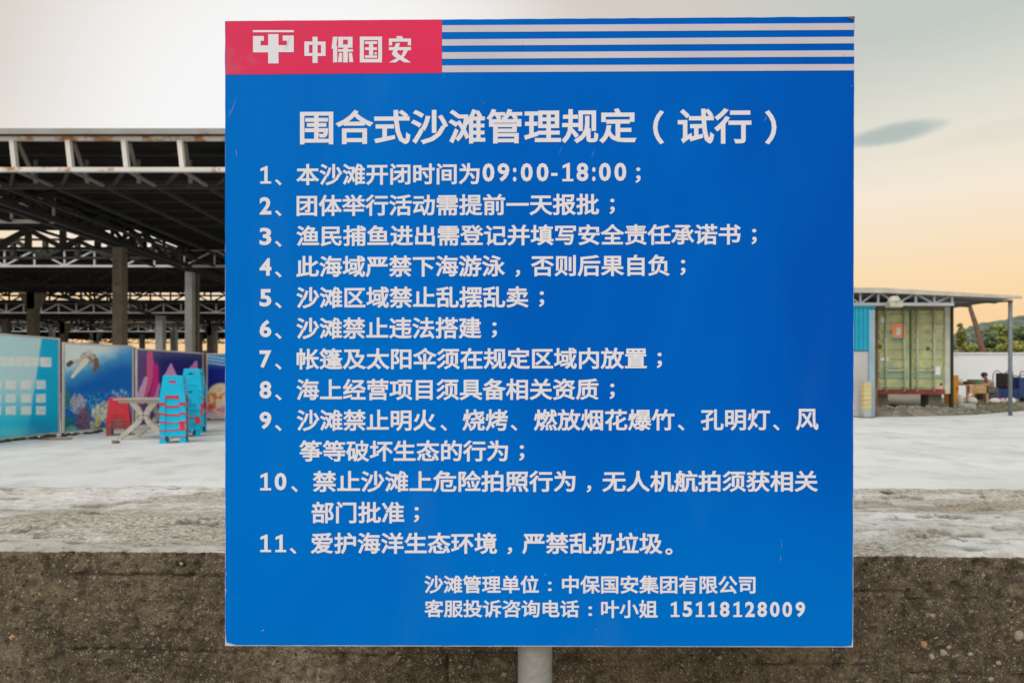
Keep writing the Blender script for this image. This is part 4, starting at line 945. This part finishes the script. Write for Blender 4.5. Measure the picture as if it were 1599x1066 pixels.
for xx, yy, r in ((1374.5, 541, .07), (1449.5, 544, .065), (1470, 600, .05)):
    mb = MB(); mb.tube([(cx(xx), cD + .0155, cz(yy)), (cx(xx), cD + .019, cz(yy))], r, 9); cb(mb, 'rust_patch', M['rust'])
for xa in (x0 + .1, x1 - .55):
    for yy in (cD + .2, cD + 5.3):
        MB().box(xa, xa + .42, yy, yy + .4, bank_z(12, yy) - .06, zb_ - .001).build('concrete_block', mat('support_block', (.16, .15, .13), .9, 0, .2, 8), label=('concrete block propping the %s %s corner of the green container' % ('front' if yy < 21 else 'rear', 'left' if xa < 12 else 'right')), cat='block', group='blocks under the container')

# ------------------------------------------------------------------ blue kiosk left of the container
kD = 18.25
def kx(x): return (x - CX) / F * kD
def kz(y): return CZ - (y - HY) / F * kD
ks = empty('blue_kiosk', (kx(1340), kD, 0), label='blue corrugated kiosk with a grey shutter, left of the green container', cat='kiosk')
inv3 = Matrix.Translation(-ks.location)
def kb(mb, name, m, **k):
    o = mb.build(name, m, ks, **k); o.matrix_parent_inverse = inv3; return o
M['teal'] = mat('bright_blue_sheet', (.0, .34, .52), .45, 0, .1, 2); M['pale_blue'] = mat('pale_blue_post_paint', (.26, .40, .50), .5, 0, .1, 3)
M['shut'] = mat('pale_grey_shutter', (.46, .46, .47), .5, 0, .08, 1.5)
mb = MB(); x = kx(1270); k = 0
while x < kx(1363):
    mb.box(x, x + .06, kD + (.025 if k % 2 else 0), kD + .06, kz(547), kz(480)); x += .0601; k += 1
kb(mb, 'corrugated_front', M['teal'])
mb = MB(); y = kD + .08; k = 0
while y < kD + 2.4:
    mb.box(kx(1363) - .05 - (.02 if k % 2 else 0), kx(1363) - (.02 if k % 2 else 0), y, y + .08, .02, kz(480)); y += .0801; k += 1
kb(mb, 'side_wall', M['teal'])
for j in range(13):
    z0 = .03 + j * (kz(548.5) - .03) / 13; kb(MB().hexa([(kx(1270), kD + .03, z0), (kx(1356.5), kD + .03, z0), (kx(1356.5), kD + .06, z0), (kx(1270), kD + .06, z0), (kx(1270), kD + .0315, z0 + .1405), (kx(1356.5), kD + .0315, z0 + .1405), (kx(1356.5), kD + .06, z0 + .1405), (kx(1270), kD + .06, z0 + .1405)]), 'shutter_slat', M['shut'])
kb(MB().box(kx(1357), kx(1366), kD - .02, kD + .055, .02, kz(484)), 'corner_post', M['pale_blue'], bevel=.01)
kb(MB().box(kx(1270), kx(1367), kD - .03, kD + 2.4, kz(480) + .001, kz(478.5)), 'roof', M['teal'])
kb(MB().box(kx(1270), kx(1357), kD + .3, kD + 2.4, 0.004, .028), 'floor', M['shut'])
# hazard-striped guard post in front of it
gd_ = 18.0
g_ = empty('striped_bollard', ((1352.5 - CX) / F * gd_, gd_, 0), label='grey bollard with yellow hazard bands beside the kiosk corner', cat='bollard')
MB().box(-.10, .10, -.08, .08, 0, 1.02).build('bollard_body', M['column_grey'], g_, bevel=.01)
M['yellow'] = mat('worn_yellow_paint', (.68, .50, .14), .6, 0, .12, 9)
for j in range(6):
    z0 = .26 + j * .125; MB().hexa([(-.103, -.083, z0), (.103, -.083, z0 + .03), (.103, .083, z0 + .03), (-.103, .083, z0), (-.103, -.083, z0 + .075), (.103, -.083, z0 + .105), (.103, .083, z0 + .105), (-.103, .083, z0 + .075)]).build('yellow_band', M['yellow'], g_)
MB().box(-.16, .16, -.14, .14, 0, .035).build('base_plate', M['column'], g_)
pr = P(1366, 600, 18.4); MB().bar((pr.x, 18.4, 0), (pr.x, 18.4, kz(600)), .10, .10).build('rusty_stub_post', mat('red_rust_post', (.22, .09, .06), .8, 0, .3, 4), label='short red brown steel post between kiosk and container', cat='post')

# ------------------------------------------------------------------ canopy over container
D = 19.0
def ax(x, d=D): return (x - CX) / F * d
def az(y, d=D): return CZ - (y - HY) / F * d
cn = empty('canopy', (ax(1480), D, 0), label='low grey sheet metal canopy on thin poles over the green container', cat='canopy')
inv4 = Matrix.Translation(-cn.location)
def nb(mb, name, m, **k):
    o = mb.build(name, m, cn, **k); o.matrix_parent_inverse = inv4; return o
M['can'] = mat('grey_green_canopy_sheet', (.20, .20, .19), .6, 0, .15, 2); M['can_u'] = mat('canopy_underside', (.13, .12, .115), .7, 0, .2, 2)
xs4 = [ax(1250), ax(1378), ax(1594)]; zs4 = [az(449.5), az(450), az(463)]
Yb = D + 6.9
for i in range(2):
    a, b = xs4[i], xs4[i + 1]; za, zb4 = zs4[i], zs4[i + 1]; nn = 6
    for k in range(nn):     # separate sheets
        t0, t1 = k / nn, (k + 1) / nn - .004; xa, xb = a + (b - a) * t0, a + (b - a) * t1; ya, yb = za + (zb4 - za) * t0, za + (zb4 - za) * t1
        nb(MB().hexa([(xa, D, ya - .03), (xb, D, yb - .03), (xb, Yb, yb - .03), (xa, Yb, ya - .03), (xa, D, ya), (xb, D, yb), (xb, Yb, yb), (xa, Yb, ya)]), 'roof_sheet', M['can'])
    nb(MB().hexa([(a, D - .05, za - .14), (b, D - .05, zb4 - .14 + (.07 if i else 0)), (b, D - .003, zb4 - .14 + (.07 if i else 0)), (a, D - .003, za - .14), (a, D - .05, za + .01), (b, D - .05, zb4 + .01), (b, D - .003, zb4 + .01), (a, D - .003, za + .01)]), 'fascia', mat('pale_canopy_fascia', (.52, .50, .43), .6, 0, .15, 3))
M['truss_blue'] = mat('blue_grey_painted_truss', (.42, .46, .50), .5, 0, .12, 2)
zc = az(474.5); nb(MB().bar((xs4[0], D + .1, zc), (ax(1492), D + .1, zc), .09, .09), 'bottom_chord', M['truss_blue'])
nb(MB().bar((ax(1492), D + .1, zc), (ax(1585), D + .1, az(469)), .05, .05), 'edge_beam', M['steel_dark'])
xx = [1285, 1318, 1346, 1374, 1404, 1433, 1462, 1490]
def rz(x): X_ = ax(x); return float(np.interp(X_, xs4, zs4)) - .10
for i, x in enumerate(xx):
    nb(MB().bar((ax(x), D + .1, zc + .046), (ax(x), D + .1, rz(x)), .05), 'strut', M['truss_blue'])
    if i + 1 < len(xx):
        a, b = (zc + .05, rz(xx[i + 1])) if i % 2 == 0 else (rz(x), zc + .05)
        nb(MB().bar((ax(x) + .05, D + .13, a), (ax(xx[i + 1]) - .05, D + .13, b), .045), 'strut', M['truss_blue'])
for k in range(6):
    y = D + .9 + k * 1.1; nb(MB().hexa([(xs4[1], y, zs4[1] - .10), (xs4[2] - .03, y, zs4[2] - .10), (xs4[2] - .03, y + .06, zs4[2] - .10), (xs4[1], y + .06, zs4[1] - .10), (xs4[1], y, zs4[1] - .031), (xs4[2] - .03, y, zs4[2] - .031), (xs4[2] - .03, y + .06, zs4[2] - .031), (xs4[1], y + .06, zs4[1] - .031)]), 'purlin', M['can_u'])
for X_, Y_, z1 in ((ax(1582.5), D + .12, az(469)), (ax(1300), D + .12, zc - .04), (ax(1594) - .2, Yb - .2, zs4[2] - .04)):
    nb(MB().tube([(X_, Y_, bank_z(X_, Y_) - .02), (X_, Y_, z1)], .055 if X_ > 14 else .05, 10), 'pole', mat('grey_pole_paint', (.18, .21, .23), .5, 0, .15, 3), smooth=True)
nb(MB().box(x1 + .012, x1 + .095, cD - .01, cD + .08, .2, rz(1490) - .02), 'side_screen', mat('black_screen', (.02, .022, .02), .8))
# flood light on the front chord
fx, fz = ax(1393.5), az(471)
fl_ = empty('flood_light', (fx, D - .08, fz - .18), label='round cream flood light fixed to the canopy truss above the container', cat='lamp')
mb = MB(); n_ = 16; prof = [(.02, .34), (.10, .32), (.155, .26), (.175, .18), (.18, .17)]
mb.tube([(0, 0, z) for r, z in prof[::-1]], [r for r, z in prof[::-1]], n_); mb.build('lamp_housing', mat('cream_lamp_housing', (.55, .53, .45), .5), fl_, smooth=True)
MB().box(-.19, .19, -.14, .14, 0, .166).build('lamp_box', mat('cream_lamp_box', (.50, .50, .40), .5, 0, .1, 8), fl_, bevel=.015)

# ------------------------------------------------------------------ white wall and things in front of it
wD = 30.0
ww = empty('white_boundary_wall', (25, wD, .1), label='long white boundary wall behind the cargo tricycle', cat='wall')
inv5 = Matrix.Translation(-ww.location)
M['whitewall'] = mat('white_render', (.80, .83, .88), .8, 0, .05, .6, col2=(.5, .5, .48), thr=.66)
zt5 = CZ + (HY - 552.5) / F * wD
o = MB().box(20.1, 46, wD, wD + .22, 0, zt5).build('wall_panel', M['whitewall'], ww); o.matrix_parent_inverse = inv5
for k in range(9):
    o = MB().box(20.1 + k * 3.0, 20.35 + k * 3.0, wD - .012, wD - .001, .0, zt5 - .002).build('pier', M['whitewall'], ww); o.matrix_parent_inverse = inv5
o = MB().box(20.05, 46.05, wD - .05, wD + .27, zt5 + .001, zt5 + .07).build('coping', M['whitewall'], ww); o.matrix_parent_inverse = inv5

def at(x, y, d): return P(x, y, d)
# orange cabinet
p = at(1493.5, 628, 22.5)
oc = empty('orange_cabinet', (p.x, 22.6, .2), label='narrow orange yellow cabinet standing right of the green container', cat='cabinet')
M['ochre'] = mat('orange_yellow_paint', (.72, .30, .03), .55, 0, .15, 3, col2=(.3, .15, .05), thr=.62)
MB().box(-.15, .15, 0, .35, 0, 1.02).build('cabinet_body', M['ochre'], oc, bevel=.01)
MB().box(-.13, .13, -.012, -.001, .05, .98).build('door', M['ochre'], oc); MB().box(.08, .10, -.03, -.0125, .5, .6).build('handle', M['black'], oc)
# wooden table
tD = 23.2; p = at(1517, 600, tD)
wt = empty('wooden_table', (p.x, tD, .2), label='rough brown wooden table with a deep apron, piled with things', cat='table')
M['wood'] = mat('rough_tan_wood', (.55, .33, .15), .7, 0, .25, 4, stretch=(1, 6, 6)); zz = p.z - .2
MB().box(-.42, .42, -.35, .35, zz - .03, zz + .01).build('tabletop', M['wood'], wt)
for k in range(4): MB().box(-.38, .38, -.345, -.325, zz - .315 + k * .07, zz - .25 + k * .07).build('apron_board', M['wood'], wt)
for a in (-.36, .33):
    for b in (-.31, .28): MB().bar((a, b, 0), (a, b, zz - .031), .07).build('leg', M['wood'], wt)
MB().bar((-.36, -.29, .12), (.0, -.29, zz - .25), .05).build('brace', M['wood'], wt)
# things on and below the table
p = at(1528, 592, tD); b_ = empty('green_crate', (p.x - .06, tD + .1, .2 + zz + .011), label='small green plastic crate on the wooden table', cat='crate')
M['green'] = mat('green_plastic', (.01, .20, .08), .45); MB().box(-.2, .2, -.13, .13, 0, .02).build('crate_base', M['green'], b_)
for bb in ((-.2, .2, -.13, -.115), (-.2, .2, .115, .13), (-.2, -.185, -.114, .114), (.185, .2, -.114, .114)): MB().box(*bb, .0205, .17).build('crate_side', M['green'], b_)
def bag(x, y, d, sx, sz, m, label, grp=None, z=None):
    q = at(x, y, d); zb2 = bank_z(q.x, d) if z is None else z
    MB().blob((0, 0, sz * .9), (sx, sx * .7, sz), seed=int(x), seg=14, rings=9, jit=.10).build('bag', m, smooth=True, label=label, cat='bag', group=grp).location = (q.x, d, zb2)
M['wbag'] = mat('white_woven_bag', (.70, .69, .68), .7, 0, .08, 8); M['rbag'] = mat('red_white_bag', (.55, .20, .20), .7, 0, .2, 8, col2=(.7, .68, .66), thr=.5)
bag(1500, 598, tD - .1, .10, .11, M['wbag'], 'round white bag on the left end of the wooden table', z=.2 + zz + .012)
bag(1518, 622, 22.4, .17, .13, M['wbag'], 'white bag lying under the wooden table')
bag(1500, 624, 22.1, .10, .18, M['wbag'], 'upright white bag between orange cabinet and wooden table')
bag(1553, 622, 22.9, .20, .11, M['wbag'], 'white sack on the ground left of the two others by the tricycle', 'sacks by the tricycle')
bag(1565, 622, 22.9, .13, .11, M['rbag'], 'red and white sack lying between two white sacks', 'sacks by the tricycle')
bag(1578, 622, 22.9, .18, .12, M['wbag'], 'white sack on the ground below the tricycle seat', 'sacks by the tricycle')
# dark cloth heap on the table
q = at(1509, 597, tD); MB().blob((0, 0, .05), (.25, .2, .06), seed=3, seg=12, rings=7, jit=.15).build('cloth_heap', mat('dark_brown_cloth', (.10, .05, .035), .9), smooth=True, label='dark brown cloth heaped on the wooden table', cat='cloth').location = (q.x, tD - .12, .2 + zz + .012)

# person: seated, leaning forward on the table, facing left
pp = at(1549, 627, 23.3); gz = .2
pr_ = empty('person', (pp.x, 23.35, gz), label='person with black hair in grey clothes leaning over the wooden table', cat='person')
def skin(name, verts, edges, radii, m, root=0, lv=2):
    me = bpy.data.meshes.new(name); me.from_pydata(verts, edges, []); me.materials.append(m)
    o = bpy.data.objects.new(name, me); COL.objects.link(o); o.parent = pr_
    s = o.modifiers.new('skin', 'SKIN'); s.use_smooth_shade = True
    for i, r in enumerate(radii):
        me.skin_vertices[0].data[i].radius = (r, r) if not isinstance(r, tuple) else r; me.skin_vertices[0].data[i].use_root = (i == root)
    sb = o.modifiers.new('sub', 'SUBSURF'); sb.levels = lv; sb.render_levels = lv
    return o
M['skin'] = mat('brown_skin', (.36, .19, .12), .6, 0, .08, 10); M['cloth'] = mat('grey_mauve_cloth', (.30, .27, .29), .85, 0, .15, 10); M['trous'] = mat('dark_grey_trousers', (.12, .12, .13), .85)
# bare body parts: head, neck, arms with hands
bv = [(0, 0, .42), (-.05, 0, .58), (-.11, 0, .72), (-.14, 0, .79), (-.19, -.01, .845), (-.235, -.01, .90), (-.25, -.01, .955),
      (-.12, -.16, .73), (-.28, -.20, .60), (-.50, -.14, .74), (-.58, -.13, .755), (-.64, -.13, .755),
      (-.12, .16, .73), (-.26, .20, .60), (-.46, .14, .745), (-.54, .12, .755), (-.60, .11, .755),
      (.0, -.09, .41), (-.38, -.12, .43), (-.36, -.12, .10), (-.48, -.12, .05), (.0, .09, .41), (-.38, .12, .43), (-.34, .12, .10), (-.46, .12, .05)]
be = [(0, 1), (1, 2), (2, 3), (3, 4), (4, 5), (5, 6), (2, 7), (7, 8), (8, 9), (9, 10), (10, 11), (2, 12), (12, 13), (13, 14), (14, 15), (15, 16), (0, 17), (17, 18), (18, 19), (19, 20), (0, 21), (21, 22), (22, 23), (23, 24)]
rad = [.13, .125, .13, .055, .05, .078, .088, .055, .042, .032, .035, .02, .055, .042, .032, .035, .02, .085, .065, .045, .035, .085, .065, .045, .035]
skin('body', bv, be, rad, M['skin'])
skin('shirt', [(0, 0, .44), (-.05, 0, .58), (-.11, 0, .715), (-.12, -.16, .73), (-.20, -.18, .665), (-.12, .16, .73), (-.19, .18, .665)], [(0, 1), (1, 2), (2, 3), (3, 4), (2, 5), (5, 6)], [.150, .143, .145, .075, .062, .075, .062], M['cloth'])
skin('trousers', [(0, 0, .43), (0, -.09, .41), (-.38, -.12, .43), (-.36, -.12, .13), (0, .09, .41), (-.38, .12, .43), (-.34, .12, .13)], [(0, 1), (1, 2), (2, 3), (0, 4), (4, 5), (5, 6)], [.14, .10, .08, .062, .10, .08, .062], M['trous'])
hm = MB(); hm.blob((-.235, -.01, .965), (.105, .095, .085), seed=4, seg=16, rings=10, jit=.03); hm.build('hair', mat('black_hair', (.012, .011, .012), .5), pr_, smooth=True)
for sy in (-1, 1):
    for k in range(4): MB().tube([(-.62, sy * .125 - .03 + k * .018, .76), (-.66, sy * .125 - .032 + k * .019, .758), (-.695, sy * .125 - .032 + k * .019, .750)], [.009, .008, .006], 6).build('finger', M['skin'], pr_, smooth=True)
    MB().tube([(-.575, sy * .125 - sy * .03, .757), (-.605, sy * .125 - sy * .055, .757)], [.010, .008], 6).build('thumb', M['skin'], pr_, smooth=True)
    MB().blob((-.245, sy * .078 - .01, .925), (.018, .01, .028), seed=1, jit=0).build('ear', M['skin'], pr_, smooth=True)
MB().blob((-.325, -.01, .925), (.018, .014, .02), seed=1, jit=0).build('nose', M['skin'], pr_, smooth=True)
pr_.scale = (1.08, 1.08, 1.08)
s_ = empty('low_stool', (pp.x + .02, 23.35, gz), label='low dark stool under the seated person', cat='stool')
MB().box(-.17, .17, -.17, .17, .27, .30).build('seat', M['trous'], s_)
for a in (-.14, .14):
    for b in (-.14, .14): MB().bar((a, b, 0), (a, b, .2695), .035).build('leg', M['trous'], s_)

# blue cargo tricycle, side on
q = at(1575, 622, 24.6)
tr = empty('cargo_tricycle', (q.x, 24.8, .2), label='blue motor cargo tricycle with an open load bed, parked before the white wall', cat='tricycle')
M['tblue'] = mat('deep_blue_paint', (.001, .030, .14), .4, 0, .15, 2)
u = .0248
def T(x): return (x - 1575) * u
zf = lambda y: (622 - y) * u
bx0, bx1, zb6, zt6 = T(1546), T(1584), zf(617), zf(601)
bed = MB().box(bx0, bx1, -.5, .5, zb6, zb6 + .04); bedo = bed.build('load_bed', M['tblue'], tr)
for bb in ((bx0, bx1, -.5, -.47), (bx0, bx1, .47, .5)): MB().box(*bb, zb6 + .041, zt6).build('side_board', M['tblue'], tr)
for bb in ((bx0, bx0 + .03, -.469, .469), (bx1 - .03, bx1, -.469, .469)): MB().box(*bb, zb6 + .041, zt6).build('end_board', M['tblue'], tr)
for k in range(5): MB().box(bx0 + .06 + k * .2, bx0 + .09 + k * .2, -.515, -.5005, zb6, zt6 - .01).build('stake', M['tblue'], tr)
def wheel(X_, Y_, r):
    w = MB(); w.tube([(X_, Y_ - .05, r), (X_, Y_ + .05, r)], r, 24); o = w.build('wheel', M['black'], tr); MB().tube([(X_, Y_ - .06, r), (X_, Y_ + .06, r)], r * .5, 16).build('rim', M['galv'], o)
for Y_ in (-.42, .42): wheel(T(1556), Y_, .22)
wheel(T(1606), 0, .27)
MB().box(T(1569), T(1577.5), -.28, .28, zt6 + .02, zf(577)).build('seat_back', M['black'], tr, bevel=.03)
MB().box(T(1570), T(1584), -.28, .28, zt6 + .001, zf(596)).build('seat', M['black'], tr, bevel=.03)
for Y_ in (-.30, .30):
    MB().tube([(T(1566), Y_, zt6), (T(1566), Y_, zf(580)), (T(1568.5), Y_, zf(575)), (T(1573), Y_, zf(573)), (T(1578), Y_, zf(576)), (T(1579.5), Y_, zt6)], .016, 8).build('hoop', M['black'], tr, smooth=True)
MB().tube([(T(1589), -.3, zf(583)), (T(1590), -.3, zf(577)), (T(1593), -.3, zf(574)), (T(1597), -.3, zf(577)), (T(1598), -.3, zf(586))], .016, 8).build('hoop', M['black'], tr, smooth=True)
MB().hexa([(T(1586), -.34, zf(616)), (T(1612), -.30, zf(612)), (T(1612), .30, zf(612)), (T(1586), .34, zf(616)), (T(1588), -.32, zf(583)), (T(1604), -.26, zf(585)), (T(1604), .26, zf(585)), (T(1588), .32, zf(583))]).build('front_fairing', M['tblue'], tr, bevel=.03)
MB().box(T(1580), T(1590), -.25, .25, zf(617), zf(612)).build('footboard', M['tblue'], tr)
MB().tube([(T(1594), -.36, zf(580)), (T(1597), 0, zf(582)), (T(1594), .36, zf(580))], .016, 8).build('handlebar', M['black'], tr, smooth=True)
MB().tube([(T(1606), 0, .27), (T(1600), 0, zf(590))], .03, 8).build('fork', M['black'], tr)

# ------------------------------------------------------------------ hills and trees
M['hill'] = mat('haze_blue_wooded_hill', (.12, .165, .125), .9, 0, .5, .25, detail=10)  # distance haze put into the hill's colour as a blue cast
def hill(name, X0, X1, Y0, Dp, hts, seed, m, amp):
    xs = np.linspace(X0, X1, 240); v = np.linspace(0, 1, 40); X, V = np.meshgrid(xs, v)
    h = np.interp(xs, np.linspace(X0, X1, len(hts)), hts); Hh = h[None, :] + amp * (fbm(X * .35, V * 8, octv=5, seed=seed, gain=.75) - .5) * 2
    Z_ = Hh * np.sin(V * math.pi / 2) ** .8
    grid_mesh(name, X, Y0 + V * Dp, np.where(V > 0, Z_, -.2), m, kind='structure')
# heights grow from nothing at the middle of the bay
hill('hills', 45, 420, 170, 60, [0, 2, 4, 6, 8, 9, 10, 13, 20, 22.5, 22, 23, 24, 26, 27, 27, 25, 24, 23, 20, 18, 15, 12, 8, 4, 0], 4, M['hill'], 2.2)
def leaf_mat(name, col, tr_=.25):
    m = bpy.data.materials.new(name); m.use_nodes = True; n, l = m.node_tree.nodes, m.node_tree.links; b = n['Principled BSDF']; b.inputs['Roughness'].default_value = .6
    oi = n.new('ShaderNodeTexNoise'); oi.inputs['Scale'].default_value = 1.1; oi.inputs['Detail'].default_value = 4; tcx = n.new('ShaderNodeTexCoord'); l.new(tcx.outputs['Object'], oi.inputs['Vector'])
    cr = n.new('ShaderNodeValToRGB'); l.new(oi.outputs[0], cr.inputs[0]); e = cr.color_ramp.elements; e[0].position = .35; e[1].position = .65
    e[0].color = (*[c * .6 for c in col], 1); e[1].color = (*[c * 1.5 for c in col], 1); l.new(cr.outputs[0], b.inputs['Base Color'])
    return m
LM = [leaf_mat('leaf_olive', (.22, .24, .06)), leaf_mat('leaf_green', (.11, .17, .06)), leaf_mat('leaf_yellow', (.30, .31, .06)), leaf_mat('leaf_haze_grey', (.17, .23, .17))]  # the grey leaf tone has distance haze put into it
M['bark'] = mat('brown_bark', (.20, .12, .09), .85, 0, .25, 6, bump=.5, bscale=20)
def tree(x, ytop, d, wpx, ybase, m, label, seed, ratio=.9, n=1500):
    rr = random.Random(seed); X_ = (x - CX) / F * d; zt = CZ + (HY - ytop) / F * d; w = wpx / F * d / 2; zb2 = CZ + (HY - ybase) / F * d
    root = empty('broadleaf_tree', (X_, d, 0), label=label, cat='tree', group='trees beyond the white wall')
    tk = MB().tube([(0, 0, -.1), (.05, 0, zb2 * .5 + .6), (-.05, .05, zb2 + .3), (.02, 0, zt * .8)], [.16, .13, .09, .04], 8); tko = tk.build('trunk', M['bark'], root, smooth=True)
    for k in range(5):
        a = rr.uniform(0, 6.28); z0 = zb2 + (zt - zb2) * rr.uniform(.1, .5); MB().tube([(0, 0, z0), (math.cos(a) * w * .4, math.sin(a) * w * .4, z0 + .35 * (zt - zb2) * .6), (math.cos(a) * w * .75, math.sin(a) * w * .75, z0 + .5 * (zt - zb2) * .6)], [.05, .035, .015], 6).build('limb', M['bark'], root)
    cl = []
    for k in range(16):
        th, ph, q_ = rr.uniform(0, 6.28), rr.uniform(-1, 1), rr.uniform(.35, .95)
        cl.append((math.cos(th) * math.sqrt(1 - ph * ph) * w * q_ * .8, math.sin(th) * math.sqrt(1 - ph * ph) * w * q_ * .8, (zt + zb2) / 2 + ph * (zt - zb2) / 2 * q_, rr.uniform(.22, .42) * min(w, (zt - zb2) / 2)))
    mb = MB(); s0 = .004 * d
    for c in cl:
        for j in range(n // 16):
            v = Vector((rr.gauss(0, 1), rr.gauss(0, 1), rr.gauss(0, .8))).normalized() * c[3] * rr.uniform(.55, 1.15); p0 = Vector(c[:3]) + v; s = s0 * rr.uniform(.5, 1.1)
            a = Vector((rr.gauss(0, 1), rr.gauss(0, 1), rr.gauss(0, 1))).normalized(); b = a.orthogonal().normalized(); mb.poly([p0 - a * s, p0 + b * s * .5, p0 + a * s, p0 - b * s * .5])
    mb.build('crown', m, root)
for i, (x, yt, d, w, yb, m, lab) in enumerate((
        (1501, 505, 40, 17, 545, LM[0], 'slim olive tree just right of the container beyond the wall'),
        (1512, 530, 44, 34, 556, LM[2], 'low yellow green bush behind the leaning trunk'),
        (1548, 520, 48, 34, 556, LM[1], 'rounded green tree right of the leaning trunk'),
        (1566, 502, 52, 40, 556, LM[0], 'broad olive tree behind the canopy pole'),
        (1594, 496, 45, 34, 552, LM[1], 'dark green tree at the right edge of the photo'),
        (1537, 512, 70, 30, 550, LM[3], 'hazy grey green tree far behind the leaning trunk'),
        (1580, 530, 42, 40, 556, LM[2], 'yellow green tree low over the wall by the canopy pole'),
        (1495, 535, 60, 26, 556, LM[3], 'hazy grey tree beside the container edge'),
        (1620, 505, 50, 50, 556, LM[0], 'olive tree outside the right edge over the wall'),
        (1556, 512, 80, 44, 552, LM[3], 'hazy grey green tree left of the canopy pole'),
        (1520, 520, 90, 40, 556, LM[3], 'hazy grey green tree at the foot of the far hill'),
        (1583, 508, 60, 34, 552, LM[3], 'greyish tree behind the canopy pole'),
        (1528, 540, 38, 30, 558, LM[0], 'low olive shrub at the foot of the leaning trunk'))):
    tree(x, yt, d, w, yb, m, lab, i + 10)
lt = empty('leaning_tree', P(1541, 590, 34), label='bare brown trunk leaning left beyond the white wall', cat='tree')
lt.location.z = 0
def lp(x, y): q = P(x, y, 34); return (q.x - lt.location.x, 0, q.z)
MB().tube([(.3, 0, -.1), lp(1537, 560), lp(1531, 535), lp(1524, 508), lp(1516, 484), lp(1514, 476)], [.17, .15, .13, .12, .10, .09], 10).build('trunk', M['bark'], lt, smooth=True)
MB().tube([lp(1531, 535), lp(1536, 520), lp(1540, 508)], [.08, .05, .03], 8).build('limb', M['bark'], lt, smooth=True)
